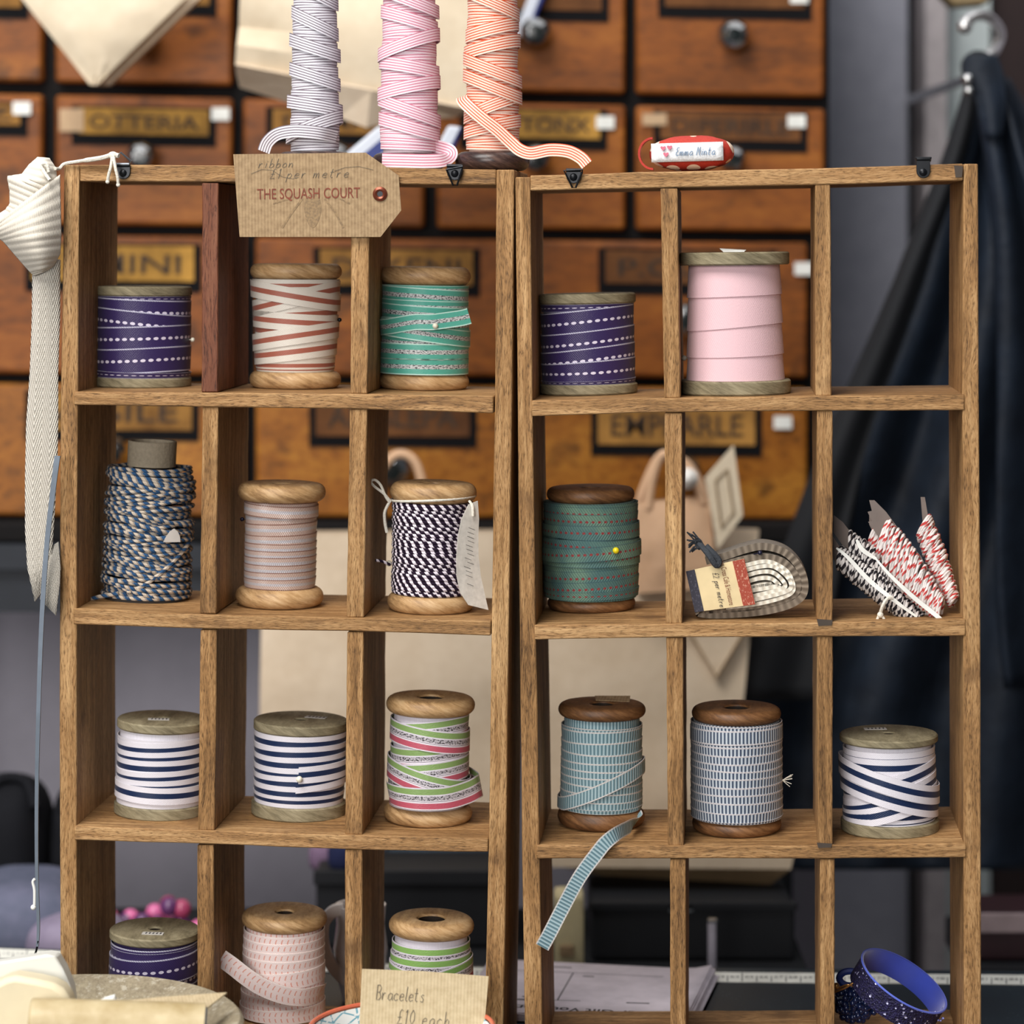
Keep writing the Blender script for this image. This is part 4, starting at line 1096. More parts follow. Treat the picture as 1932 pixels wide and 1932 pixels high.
# folded tape bundle with its card
def tape_bundle():
    zb = rk(1420, at_shelf(RS[2], 1420, 1), 0).z
    d = 0.016
    t = thing('folded_tape_bundle', 'folded taupe and cream cotton tapes held by a price card, on the middle shelf', 'tape bundle', Vector((rk(1410, CY, d).x, rk(1410, CY, d).y, zb)))
    q = lambda x, y, dd=0.0: rk(x, y, d + dd)
    def loop(name, pts, wid, thick, mat, d0=0.0):
        cs = spline([q(x, y, d0) for x, y in pts], 7); n = len(cs); ws = [NR * (wid / 2)] * n; of = []
        for i in range(n):
            a, b = cs[max(0, i - 1)], cs[min(n - 1, i + 1)]; of.append(NR.cross((b - a).normalized()) * thick)
        m = MB(); m.strip([c + NR * (wid / 2) for c in cs], ws, of)
        return m.build(name, mat, t, angle=60)
    ta = herring('taupe_twill_tape', C(84, 74, 64), C(132, 120, 106)); cr = herring('cream_twill_tape', C(190, 178, 158), C(236, 230, 216))
    loop('outer_tape', [(1330, 1052), (1365, 1043), (1405, 1030), (1440, 1024), (1480, 1034), (1508, 1058), (1524, 1092), (1522, 1124), (1500, 1144), (1460, 1157), (1410, 1164), (1350, 1167), (1318, 1164), (1312, 1158)], 0.020, 0.0042, ta)
    loop('outer_tape', [(1345, 1066), (1390, 1052), (1440, 1044), (1480, 1054), (1504, 1078), (1513, 1104), (1505, 1126), (1470, 1142), (1420, 1152), (1370, 1156), (1330, 1158)], 0.019, 0.0038, ta)
    loop('filling_tape', [(1350, 1080), (1410, 1062), (1450, 1056), (1484, 1072), (1498, 1094), (1500, 1116), (1480, 1130), (1430, 1143), (1370, 1150)], 0.020, 0.0022, cr, -0.001)
    for i, pts in enumerate([[(1380, 1080), (1430, 1066), (1462, 1066), (1490, 1088), (1496, 1110), (1478, 1122), (1430, 1134), (1390, 1142)],
                             [(1385, 1090), (1430, 1076), (1460, 1077), (1482, 1096), (1484, 1110), (1465, 1118), (1425, 1128), (1390, 1136)],
                             [(1390, 1100), (1430, 1088), (1455, 1088), (1472, 1100), (1472, 1108), (1450, 1113), (1420, 1118), (1390, 1126)],
                             [(1395, 1112), (1425, 1102), (1448, 1099), (1460, 1104), (1448, 1108), (1425, 1112), (1395, 1118)]]):
        loop('folded_cream_tape', pts, 0.020, 0.0023, cr, -0.0015 + 0.0004 * i)
    # card wrapped round the fold
    cq = [q(1294, 1078, -0.007), q(1404, 1054, -0.007), q(1425, 1140, -0.007), q(1311, 1155, -0.007)]
    m = MB(); m.poly(cq, NR * 0.0008); card = m.build('price_card', M['card'], t, smooth=False)
    lerp = lambda a, b, f: a + (b - a) * f
    def band(name, f0, f1, mat):
        m = MB(); m.poly([lerp(cq[0], cq[1], f0) - NR * 0.0004, lerp(cq[0], cq[1], f1) - NR * 0.0004, lerp(cq[3], cq[2], f1) - NR * 0.0004, lerp(cq[3], cq[2], f0) - NR * 0.0004], NR * 0.0004)
        m.build(name, mat, card, smooth=False)
    def cloth(nm, c, c2):
        g = G(nm); u, v = g.uv(); n = g.noise(g.comb(u * 900.0, v * 500.0, 0), 1, 2); return g.out(g.ramp(n, [(0.55, c), (0.66, c2)]), 0.7)
    band('navy_strip', 0.0, 0.15, cloth('navy_print', C(48, 46, 58), C(84, 82, 94)))
    band('red_strip', 0.80, 1.0, cloth('red_print', C(160, 66, 46), C(206, 150, 126)))
    ex = (cq[3] - cq[0]).normalized(); ey = -(ex.cross(-NR)) * -1
    ey = (-NR).cross(ex)
    m = MB(); quad_strokes(m, hand('\u00a32 per metre', slant=0.2, gap=0.62, xs=0.8), q(1344, 1081, -0.0074), ex, ey, -NR, 0.0034, 0.0003)
    m.build('handwriting', M['ink'], card, smooth=False)
    lettering('nes Cross Cafe & Homestore', M['stamp'], card, q(1371, 1100, -0.0074), ex, ey, 0.004, fit=(84 * PX, 10 * PX))
    m = MB(); r2 = random.Random(4)
    m.tube(spline([q(1312, 1020, -0.004), q(1325, 1032, -0.008), q(1338, 1048, -0.0115), q(1347, 1062, -0.0115), q(1353, 1067, -0.0105), q(1357, 1058, -0.0105), q(1346, 1044, -0.0105), q(1332, 1030, -0.009)], 5), 0.0017, 8)
    for i in range(26):
        a = q(1322 + r2.uniform(-8, 8), 1030 + r2.uniform(-8, 8), -0.006)
        b = q(1300 + r2.uniform(-5, 20), 1016 + r2.uniform(-14, 26), -0.006 + r2.uniform(-0.004, 0.004)); m.tube([a, (a + b) / 2 + Vector((0, 0, 0.001)), b], 0.0005, 5)
    m.build('yarn_knot', plain('charcoal_yarn', C(56, 60, 66), 0.95, scale=800, bs=0.6), t)
    m = MB(); m.ball(q(1434, 1043, -0.002), 0.0014); m.tube([q(1434, 1043, -0.002), q(1412, 1048, 0.002)], 0.0003, 5); m.build('pin', M['navy_pin'], t)
tape_bundle()

# cards of bakers' twine leaning in the right pigeonhole
def twine_card(label, a, b, hw, d, mat, tail=None, edge=None, seed=0, taper=1.0, th=0.0065):
    """wound from photo point a (top) to b (foot); hw = half width px; tail = outline of the bare card end"""
    r2 = random.Random(seed); A, B = rk(*a, d), rk(*b, d)
    t = thing('twine_card', label, 'twine card', B, 0, 'cards of twine in the right pigeonhole')
    ax = (B - A); L = ax.length; ax.normalize(); sd = NR.cross(ax).normalized()
    m = MB(); n = int(L / 0.0013)
    for i in range(n):
        f = (i + 0.5) / n; w = hw * PX * (0.55 + 0.45 * math.sin(math.pi * min(1, f * 0.8 + 0.18)) ** 0.8) * (1 - (1 - taper) * f)
        c = A + ax * (L * f); tl = r2.uniform(0.5, 1.0); rr = r2.uniform(0.92, 1.06)
        pts = [c + sd * (w * rr * math.cos(q)) + NR * (th * rr * math.sin(q)) + ax * (tl * w * math.cos(q) + 0.002 * math.sin(q)) for q in [2 * math.pi * j / 22 for j in range(22)]]
        m.tube(pts, 0.00095, 6, closed=True)
    m.build('twine', mat, t, angle=70)
    if tail:
        m = MB(); m.poly([rk(x, y, d + 0.0005) for x, y in tail], NR * 0.0011)
        m.build('card', plain('brown_grey_card', C(116, 104, 98), 0.8), t, smooth=False)
    if edge:
        m = MB(); cs = [rk(x, y, d - th - 0.001 - 0.0006 * (i % 2)) for i, (x, y) in enumerate(edge)]; cs = spline(cs, 5); n = len(cs)
        ws = []
        for i in range(n):
            tdir = (cs[min(n - 1, i + 1)] - cs[max(0, i - 1)]).normalized(); ws.append(NR.cross(tdir) * (0.0009 * (0.4 + math.sin(math.pi * (i + 1) / (n + 1)))))
        m.strip(cs, ws, NR * 0.0006); m.build('white_card_edge', M['white'], t)
    return t
twine_card('card of black and white twine lowest in the leaning heap', (1584, 1052), (1742, 1176), 22, 0.020, M['c_black'], [(1570, 1010), (1590, 1040), (1600, 1060), (1580, 1070), (1570, 1050)], [(1578, 1034), (1600, 1052), (1640, 1095), (1690, 1135), (1730, 1164)], 1)
twine_card('card of black and white twine beneath the big red one', (1606, 1030), (1768, 1158), 25, 0.026, M['c_black'], [(1573, 972), (1590, 985), (1616, 1018), (1626, 1040), (1600, 1044), (1573, 1005)], [(1616, 1018), (1628, 1038), (1656, 1056)], 2)
twine_card('half-hidden card of red and white twine behind the big red one', (1646, 1008), (1690, 1070), 18, 0.030, M['c_red'], [(1640, 972), (1652, 985), (1662, 1005), (1650, 1010), (1640, 990)], None, 3)
twine_card('biggest card of red and white twine with a notched grey tail', (1664, 1014), (1776, 1152), 36, 0.014, M['c_red'], [(1640, 944), (1650, 944), (1672, 966), (1700, 1004), (1738, 1050), (1748, 1072), (1730, 1084), (1664, 1024), (1646, 996), (1638, 985), (1645, 983), (1637, 966), (1645, 964)], [(1653, 1055), (1680, 1086), (1725, 1128), (1765, 1160), (1788, 1180), (1804, 1184)], 4, 0.8)
twine_card('slim card of red and white twine upright against the side panel', (1742, 990), (1800, 1136), 21, 0.024, M['c_red'], [(1737, 938), (1745, 938), (1752, 980), (1755, 1000), (1742, 1000)], None, 5, 0.85)
m = MB(); t_ = thing('twine_end', 'short knotted end of pale twine on the middle right shelf', 'twine', rk(1663, 1168, 0.012))
m.tube(spline([rk(x, y, dd) for x, y, dd in ((1684, 1128, 0.010), (1674, 1130, 0.008), (1666, 1142, 0.007), (1660, 1160, 0.009))], 5), 0.0010, 7); m.ball(rk(1661, 1160, 0.0085), 0.0018); m.tube([rk(1659, 1160, 0.0085), rk(1655, 1169, 0.0085)], 0.0008, 6); m.tube([rk(1663, 1160, 0.0085), rk(1668, 1168, 0.0085)], 0.0008, 6)
m.build('twine', M['string'], t_)

# blue velvet band with glitter, and the beaded tie beside it
def blue_band():
    c = rk(1706, 1850, 0.036)
    t = thing('glitter_band', 'royal blue satin wrist band with dark glitter outside, tilted in the last pigeonhole', 'band', rk(1715, 1935, 0.036))
    e1 = (U * 0.875 - ZV * 0.485).normalized(); up = (U * 0.485 + ZV * 0.875).normalized()
    axn = (up * math.cos(0.21) - NR * math.sin(0.21)).normalized(); e2 = axn.cross(e1).normalized()
    R, h = 0.0268, 0.0140
    inner = plain('blue_satin', C(52, 70, 170), 0.35, sheen=0.5)
    g = G('dark_blue_glitter'); p = g.obj(); dd, cc = g.voro(p, 900.0); cx_, cy_, cz_ = g.sep(cc)
    gm = g.out(g.mix(cx_.gt(0.975), g.mix(cy_, C(18, 16, 44), C(40, 34, 84)), C(200, 200, 240)), g.mix(cx_.gt(0.95), (0.7, 0.7, 0.7, 1), (0.15, 0.15, 0.15, 1)), 0.2, bump=dd, bs=0.9, bd=0.001)
    n = 60
    def ring(r, dz): return [c + e1 * (r * math.cos(q) * 1.02) + e2 * (r * math.sin(q)) + axn * dz for q in [2 * math.pi * i / n for i in range(n)]]
    m = MB(); m.grid([ring(R, -h), ring(R, -h * 0.5), ring(R, -0.0003)], closed_u=True); o = m.build('glitter_outside', gm, t)
    m = MB(); m.grid([ring(R - 0.0010, -h), ring(R - 0.0010, 0.0), ring(R - 0.0002, 0.0004), ring(R + 0.0002, -0.0003)], closed_u=True); o = m.build('satin_lining', inner, t)
    m = MB(); m.tube([p for p in ring(R + 0.0001, -0.0001)], 0.0006, 6, closed=True); m.build('satin_piping', plain('pale_blue_satin', C(96, 112, 206), 0.35), t)
    r2 = random.Random(2); m = MB()
    for i in range(14): m.ball(c + e1 * (R + 0.0006) * math.cos(r2.uniform(-0.5, 0.3)) - axn * r2.uniform(0.001, 0.010) + e2 * r2.uniform(-0.012, 0.008), 0.0008, seg=8, rings=6)
    m.build('sequins', plain('silver_blue_sequin', C(150, 154, 220), 0.15, 0.6), t)
    t = thing('beaded_hair_tie', 'dark blue beaded hair tie with gold thread beside the blue band', 'hair tie', rk(1610, 1930, 0.045))
    m = MB(); q = lambda x, y, d=0.045: rk(x, y, d)
    ctr = q(1604, 1846); m.tube([ctr + U * (0.0062 * math.cos(a)) + ZV * (0.0042 * math.sin(a)) for a in [2 * math.pi * i / 24 for i in range(24)]], 0.0020, 8, closed=True)
    m.build('elastic', plain('blue_elastic', C(30, 50, 120), 0.5), t)
    m = MB()
    for i in range(150):
        a, b = r2.uniform(0, 6.28), r2.random() ** 0.5
        m.ball(q(1616 + 44 * b * math.cos(a), 1893 + 34 * b * math.sin(a), 0.045 - 0.010 * math.sqrt(max(0, 1 - b * b)) + r2.uniform(-0.002, 0.002)), 0.0019, seg=8, rings=5)
    tag(m.build('beads', plain('midnight_blue_bead', C(20, 34, 74), 0.2, 0.2, coat=0.5), t), kind='stuff')
    m = MB(); m.tube(spline([q(1574, 1872, 0.032), q(1594, 1864, 0.030), q(1612, 1855, 0.030), q(1628, 1862, 0.030), q(1642, 1866, 0.032)], 6), 0.0006, 6)
    m.tube(spline([q(1575, 1868, 0.032), q(1600, 1858, 0.030), q(1622, 1868, 0.030)], 6), 0.0005, 6)
    m.ball(q(1578, 1860, 0.030), 0.0018); m.ball(q(1628, 1872, 0.030), 0.0016)
    m.tube(spline([q(1664, 1896, 0.030), q(1674, 1908, 0.028), q(1684, 1898, 0.028), q(1690, 1900, 0.028)], 6), 0.0005, 6)
    m.build('gold_thread', plain('gold_thread', C(170, 124, 70), 0.3, 0.7), t)
blue_band()

# voucher pad and measuring tape on the table behind the racks
def voucher_pad():
    h = 0.006; z = TABLE + h
    bl, br, fr_, fl_ = onz(926, 1809, z), onz(1345, 1830, z), onz(1302, 1918, z), onz(862, 1908, z)
    t = thing('voucher_pad', 'pad of white printed voucher sheets on the table behind the right rack', 'paper pad', Vector((bl.x, bl.y, TABLE)))
    pm = plain('pad_paper', C(222, 212, 220), 0.8)
    lerp = lambda a, b, f: a + (b - a) * f
    for i in range(9):
        j = random.Random(i); o = Vector((j.uniform(-1, 1) * 0.0012 + 0.004 * (1 - i / 8), j.uniform(-1, 1) * 0.0006, -h + 0.0007 * i))
        m = MB(); nx = 14; R = []
        for a, b in ((fl_, fr_), (lerp(fl_, bl, 0.5), lerp(fr_, br, 0.5)), (bl, br)):
            R.append([lerp(a, b, k / nx) + o + ZV * (0.0030 * max(0, (k / nx - 0.86) / 0.14) ** 2 * (i / 8)) for k in range(nx + 1)])
        m.grid(R); sh = m.build('sheet', pm, t); md = sh.modifiers.new('thick', 'SOLIDIFY'); md.thickness = 0.0004
    top = o.z; m = MB(); ex = (br - bl).normalized(); ey = (bl - fl_).normalized(); up = ZV
    q = lambda f, g: lerp(lerp(fl_, fr_, f), lerp(bl, br, f), g) + ZV * (top + 0.0004)
    def ln(a, b, w=0.0004): m.strip([q(*a), q(*b)], [up.cross((q(*b) - q(*a)).normalized()) * w] * 2, ZV * 0.00005)
    for f in (0.12, 0.26, 0.40): ln((f, 0.25), (f, 0.80))
    ln((0.02, 0.80), (0.80, 0.80)); ln((0.02, 0.25), (0.5, 0.25)); ln((0.02, 0.14), (0.30, 0.14))
    for f, g_, w in ((0.28, 0.90, 0.10), (0.45, 0.74, 0.05), (0.24, 0.30, 0.06), (0.70, 0.24, 0.10), (0.22, 0.24, 0.06), (0.86, 0.88, 0.04)): ln((f, g_), (f + w, g_), 0.0009)
    m.build('printed_lines', M['ink'], t, smooth=False)
    lettering('Your Gift Voucher', M['ink'], t, q(0.55, 0.07), -ex, -ey, 0.01, fit=(0.088, 0.008), bold=0.02)
voucher_pad()
def measuring_tape():
    z = TABLE + 0.0006
    t = thing('measuring_tape', 'white measuring tape stretched along the back edge of the dark table', 'measuring tape', onz(966, 1840, z))
    top = [onz(x, y, z) for x, y in ((-80, 1786), (450, 1809), (900, 1825), (1345, 1834), (2010, 1840))]
    bot = [onz(x, y + 18, z) for x, y in ((-80, 1786), (450, 1809), (900, 1825), (1345, 1834), (2010, 1840))]
    m = MB(); m.strip([(p + q) / 2 for p, q in zip(top, bot)], [(p - q) / 2 for p, q in zip(top, bot)], -ZV * 0.0004)
    tp = m.build('tape', plain('white_tape', C(240, 240, 230), 0.6), t, smooth=False)
    m = MB(); num = MB(); marks = []
    for a0, a1, b0, b1 in zip(top, bot, top[1:], bot[1:]):
        n = int((b1 - a1).length / 0.0091)
        marks += [(a1 + (b1 - a1) * (i / n), a0 + (b0 - a0) * (i / n), (b1 - a1).normalized()) for i in range(n)]
    for i, (p, pt, ex) in enumerate(marks):
        ey = pt - p; wd = ey.length; ey = ey.normalized()
        m.strip([p + ey * (wd * 0.02) + ZV * 0.0001, p + ey * (wd * (0.95 if i % 5 == 0 else 0.62)) + ZV * 0.0001], [ex * 0.0003] * 2, ZV * 0.00004)
        px = CX + F * (p.x - EYE.x) / (p.y + D0)
        if 1340 < px < 1560 or px > 1840 or 640 < px < 720 or px < 130 or 880 < px < 930 or 1570 < px < 1810:
            lettering(str(10 + i % 90), None, None, p + ex * 0.0046 + ey * (wd * 0.5), ex, ey, 0.0062, raw=num)
    m.build('tick_marks', M['ink'], tp, smooth=False); num.build('numerals', M['ink'], tp, smooth=False)
measuring_tape()

# stone dish with soap, rolled paper and scraps at the left
def stone_dish():
    R, zr = 0.092, 0.0643
    c = Vector(((180 - CX) * (D0 - 0.02) / F, -0.022 - R, TABLE))
    t = thing('stone_dish', 'round weathered stone dish at the lower left before the left rack', 'dish', c)
    g = G('weathered_stone'); p = g.obj(); n = g.noise(p, 60.0, 5, 0.7); k = g.noise(p, 420.0, 3, 0.7); w = g.ramp(g.noise(p, 170.0, 4, 0.75), [(0.54, (0, 0, 0, 1)), (0.64, (1, 1, 1, 1))])
    mat = g.out(g.mix(w * 0.45, g.ramp(n * 0.5 + k * 0.5, [(0.3, C(116, 104, 84)), (0.7, C(176, 164, 138))]), C(214, 208, 192)), 0.85, bump=n + k, bs=0.6, bd=0.001)
    m = MB(); m.lathe([(0.001, 0.0), (0.045, 0.0), (0.052, 0.004), (0.075, 0.030), (R - 0.001, zr - 0.006), (R, zr - 0.002), (R - 0.002, zr), (R - 0.006, zr - 0.001), (R - 0.016, zr - 0.008), (0.060, zr - 0.018), (0.001, zr - 0.022)], 72, c=c, closed=False)
    m.build('dish', mat, t)
    soap = plain('white_soap', C(226, 226, 218), 0.5, var=0.03); cream = plain('cream_soap', C(226, 214, 182), 0.5, var=0.04)
    q = lambda x, y, Y: at(x, y, Y)
    m = MB(); Y = -0.094
    m.poly([q(-60, 1822, Y), q(0, 1815, Y), q(88, 1801, Y), q(105, 1804, Y), q(118, 1828, Y + 0.004), q(133, 1862, Y), q(138, 1898, Y), q(-60, 1912, Y)], Vector((0.0, 0.016, -0.002)))
    tag(m.build('soap_block', soap, None, bevel=0.0012), 'white soap block at the back of the stone dish', 'soap')
    m = MB(); Y = -0.118
    pts = [q(-70, 1960, Y), q(-70, 1866, Y)] + [q(x, y, Y) for x, y in ((-10, 1856), (10, 1846), (28, 1842), (70, 1849), (100, 1856), (118, 1866), (130, 1884), (136, 1905), (134, 1960))]
    m.poly(pts, Vector((0, 0.018, -0.001)))
    tag(m.build('soap_bar', cream, None, bevel=0.003), 'round-shouldered cream soap bar before the white soap block', 'soap')
    # rolled cream paper
    a, b = q(56, 1928, -0.135), q(386, 1938, -0.128); ax = (b - a).normalized()
    t2 = thing('paper_roll', 'stout roll of cream waxed paper lying on the stone dish', 'paper roll', (a + b) / 2 - ZV * 0.011)
    g = G('waxed_paper'); p = g.obj(); n = g.noise(p, 70.0, 4, 0.6); k = g.noise(p, 18.0, 2)
    wm = g.out(g.ramp(n * 0.5 + k * 0.5, [(0.35, C(172, 150, 106)), (0.65, C(216, 200, 162))]), 0.45, bump=n, bs=0.2, bd=0.002)
    m = MB(); R2 = 0.0122; m.tube([a + ax * (0.0007 * i) for i in range(3)] + [a + (b - a) * (i / 12) for i in range(1, 13)], [R2 * 0.90, R2 * 0.97, R2 * 0.99] + [R2 * (1 + 0.012 * math.sin(i * 1.7)) for i in range(12)], 32)
    m.build('roll', wm, t2)
    m = MB(); rr = []; e1 = ax.cross(ZV).normalized(); e2 = e1.cross(ax)
    for i in range(50):
        r_ = R2 * (0.25 + 0.70 * i / 50); f = i * 0.5; rr.append(b + ax * 0.0004 + e1 * (r_ * math.cos(f)) + e2 * (r_ * math.sin(f)))
    m.tube(rr, 0.0004, 5); m.build('rolled_edge', plain('grey_blue_paper_edge', C(150, 158, 172), 0.7), t2)
    m = MB(); Y = -0.110
    m.poly([q(212, 1893, Y - 0.006), q(300, 1884, Y), q(428, 1875, Y + 0.012), q(394, 1902, Y - 0.004), q(300, 1902, Y - 0.008), q(225, 1906, Y - 0.012)], ZV * 0.0008)
    tag(m.build('kraft_strip', M['kraft_pale'], None, smooth=False), 'torn kraft paper strip sticking out behind the paper roll', 'paper')
    m = MB(); m.poly([q(184, 1893, -0.112), q(198, 1885, -0.110), q(216, 1880, -0.110), q(219, 1888, -0.110), q(210, 1890, -0.111), q(206, 1897, -0.112)], Vector((0, 0.002, 0.0006)))
    tag(m.build('paper_scrap', M['white'], None, smooth=False), 'tiny white paper scrap beside the kraft strip', 'paper')
stone_dish()

# patterned bowl holding the price card
def bowl():
    R, zr = 0.0505, 0.0486
    c = Vector(((758 - CX) * (D0 - 0.072) / F, -0.072, TABLE))
    t = thing('patterned_bowl', 'white porcelain bowl with blue star pattern and orange rim at the front', 'bowl', c)
    g = G('blue_star_porcelain'); u, v = g.uv(); 
    a = u / 0.16
    k1 = (a * 16.0 + v * 60.0).fr(); k2 = (a * 16.0 - v * 60.0).fr(); k3 = (a * 16.0).fr(); n = g.noise(g.comb(a * 60.0, v * 300.0, 0.0), 1, 2)
    msk = g.m('MAXIMUM', (k1 - 0.5).abs().lt(0.06), (k2 - 0.5).abs().lt(0.06)); msk = g.m('MAXIMUM', msk, (k3 - 0.5).abs().lt(0.035)) * n.gt(0.42)
    mat = g.out(g.mix(msk, C(236, 238, 236), C(120, 172, 190)), 0.15, spec=0.5, coat=0.3)
    prof = [(0.001, 0.006)] + [(0.020 + 0.030 * (i / 10) ** 0.55, 0.006 + (zr - 0.007) * (i / 10)) for i in range(11)]
    m = MB(); m.lathe([(r - 0.0018, z) for r, z in prof][::1], 64, c=c, closed=False)
    m.lathe([(0.001, 0.0), (0.022, 0.0), (0.022, 0.003)] + [(r + 0.0004, z - 0.001) for r, z in prof[1:]], 64, c=c, closed=False)
    m.build('bowl_body', mat, t)
    m = MB(); m.tube([c + Vector((R * math.cos(q), R * math.sin(q), zr)) - Vector((math.cos(q), math.sin(q), 0)) * 0.0009 for q in [2 * math.pi * i / 72 for i in range(72)]], 0.0013, 8, closed=True)
    m.build('rim', plain('orange_rim', C(216, 112, 84), 0.2), t)
    Y = -0.052
    qd = [at(683, 1828, Y + 0.004), at(800, 1833, Y + 0.002), at(922, 1842, Y + 0.003), at(911, 1965, Y - 0.004), at(906, 2020, Y - 0.006), at(672, 2020, Y - 0.006), at(677, 1950, Y - 0.003)]
    t2 = thing('price_card', 'pale kraft card handwritten Bracelets standing in the patterned bowl', 'card', (qd[4] + qd[5]) / 2)
    nn = (qd[2] - qd[0]).cross(qd[4] - qd[0]).normalized()
    if nn.y > 0: nn = -nn
    pl = lambda p: p - nn * ((p - qd[0]).dot(nn))
    m = MB(); m.poly([pl(p) for p in qd], -nn * 0.0006); m.build('card', M['kraft_pale'], t2, smooth=False)
    ex = (pl(qd[2]) - qd[0]).normalized(); ey = nn.cross(ex)
    m = MB(); f = lambda x, y: pl(at(x, y, Y)) + nn * 0.0002
    quad_strokes(m, hand('Bracelets', slant=0.08, gap=0.60, xs=0.68), f(708, 1886), ex, ey, nn, 0.0078, 0.00035)
    quad_strokes(m, hand('\u00a310 each', slant=0.1, gap=0.70, xs=0.74), f(748, 1931), ex, ey, nn, 0.0078, 0.00035)
    m.build('handwriting', M['pencil'], t2, smooth=False)
bowl()

# ------------------------------------------------------------------ the drawer cabinet and what hangs before it
YC = 0.62
def quad(x0, y0, x1, y1, Y, dy=0.0):
    return [at(x0, y0, Y), at(x1, y0 + dy, Y), at(x1, y1 + dy, Y), at(x0, y1, Y)]
def slope_at(y): return 0.018 if y < 300 else (0.010 if y < 600 else 0.006)
def yy(x, y): return y + slope_at(y) * (x - 600)
def cabinet():
    a, b = at(-420, 1000, YC), at(1568, 1000, YC)
    zb = at(0, 992, YC).z; zt = at(0, -330, YC).z
    t = thing('drawer_cabinet', 'old apothecary cabinet of orange-brown labelled drawers behind the racks', 'cabinet', ((a.x + b.x) / 2, YC, zb))
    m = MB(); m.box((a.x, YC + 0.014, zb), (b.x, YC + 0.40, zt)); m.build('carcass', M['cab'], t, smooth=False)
    m = MB()
    m.box((a.x - 0.004, YC - 0.014, zb - 0.012), (b.x + 0.004, YC + 0.05, zb + 0.004)); m.build('base_moulding', M['cab'], t, smooth=False, bevel=0.003)
    lab_lo, lab_hi, lab_br = paper('aged_label', C(84, 54, 28), C(188, 138, 70)), paper('gilt_label', C(74, 52, 26), C(204, 154, 72)), paper('brown_label', C(62, 38, 24), C(126, 82, 46))
    ebony = plain('ebonised_frame', C(10, 10, 13), 0.85, spec=0.2); lt = plain('label_letters', C(58, 42, 28), 0.8, var=0.4, scale=90)
    glass = plain('silvered_glass', C(150, 150, 150), 0.06, 0.95, coat=0.6); dark = plain('dark_knob_core', C(18, 26, 26), 0.2)
    def drawer(x0, x1, y0, y1, lab=None, text='', knob=None, sticker=None, pale=False, lmat=None, tape=None):
        P = [at(x0, yy(x0, y0), YC), at(x1, yy(x1, y0), YC), at(x1, yy(x1, y1), YC), at(x0, yy(x0, y1), YC)]
        m = MB(); m.prism([P[0], P[1]], [P[3], P[2]], Vector((0, 0.016, 0)))
        d = m.build('drawer', M['drawer_low'] if pale else M['drawer'], t, bevel=0.003)
        kx = (YC + D0) / F
        if lab:
            lx0, ly0, lx1, ly1 = lab; Y = YC - 0.002
            Q = quad(lx0, ly0, lx1, ly1, Y, slope_at(ly0) * (lx1 - lx0))
            m = MB(); w = 13 * kx; ex = (Q[1] - Q[0]).normalized()
            fr = [Q[0] - ex * w + ZV * w * 0.3, Q[1] + ex * w + ZV * w * 0.3, Q[2] + ex * w - ZV * w * 1.6, Q[3] - ex * w - ZV * w * 1.6]
            m.poly(fr, Vector((0, 0.004, 0))); m.build('label_frame', ebony, d, smooth=False)
            m = MB(); m.poly([q - Vector((0, 0.0012, 0)) for q in Q], Vector((0, 0.001, 0))); m.build('paper_label', lmat or lab_lo, d, smooth=False)
            if text:
                ey = Vector((0, -1, 0)).cross(ex); c = (Q[0] + Q[2]) / 2 - Vector((0, 0.0016, 0)) - ZV * (Q[0] - Q[3]).length * 0.05
                lettering(text, lt, d, c, ex, ey, 0.02, fit=((Q[1] - Q[0]).length * 0.84, (Q[0] - Q[3]).length * 0.55), bold=0.012)
        if knob:
            kx_, ky_, r = knob; c = at(kx_, ky_, YC - 0.012); R = r * kx
            rot = Vector((0, 0, 1)).rotation_difference(Vector((0, -1, 0))).to_matrix().to_4x4()
            m = MB(); m.lathe([(0.0005, 0.0), (R * 0.55, 0.0), (R * 0.5, 0.004), (R * 0.42, 0.010), (R * 0.9, 0.014), (R, 0.019), (R * 0.8, 0.025), (R * 0.45, 0.0275), (0.0005, 0.028)], 9, closed=False)
            m.v = [Matrix.Translation(c + Vector((0, 0.012, 0))) @ rot @ v for v in m.v]
            kb = m.build('knob', glass, d, angle=15)
            m = MB(); m.lathe([(0.0005, 0.0282), (R * 0.42, 0.0280), (R * 0.44, 0.0260)], 16, closed=False); m.v = [Matrix.Translation(c + Vector((0, 0.012, 0))) @ rot @ v for v in m.v]
            m.build('knob_screw', dark, d)
        if sticker:
            sx, sy = sticker; m = MB(); m.poly(quad(sx - 17, sy - 12, sx + 17, sy + 12, YC - 0.0045), Vector((0, 0.0008, 0))); m.build('white_sticker', M['white'], d, smooth=False)
        if tape:
            m = MB(); m.poly(quad(*tape, YC - 0.0045), Vector((0, 0.0008, 0))); m.build('old_tape', plain('old_masking_tape', C(190, 160, 126), 0.8), d, smooth=False)
    # four upper rows' visible drawers
    drawer(-262, 80, -140, 164, (-210, -40, 40, 10), '', None)
    drawer(104, 438, -140, 164, (140, -45, 395, 5), '', (268, 55, 30))
    drawer(458, 800, -140, 166)
    drawer(824, 1180, -140, 166, (880, -40, 1135, 16), '', (1010, 62, 30), None, False, lab_br)
    drawer(1200, 1556, -140, 166, (1255, -40, 1518, 12), '', (1383, 68, 31), (1508, -6), False, lab_br)
    drawer(-262, 80, 188, 428, (-190, 192, 38, 232), 'ONZ', None, (41, 204))
    drawer(104, 438, 188, 428, (148, 203, 394, 252), 'OTTERIA', (268, 296, 28), (416, 215), False, lab_hi, (112, 205, 158, 248))
    drawer(458, 800, 188, 428, (515, 206, 770, 250), 'DOMANI', (636, 296, 28))
    drawer(824, 1180, 188, 428, (880, 206, 1132, 258), 'BUTTONX', (1012, 300, 28), (1142, 231), False, lab_hi)
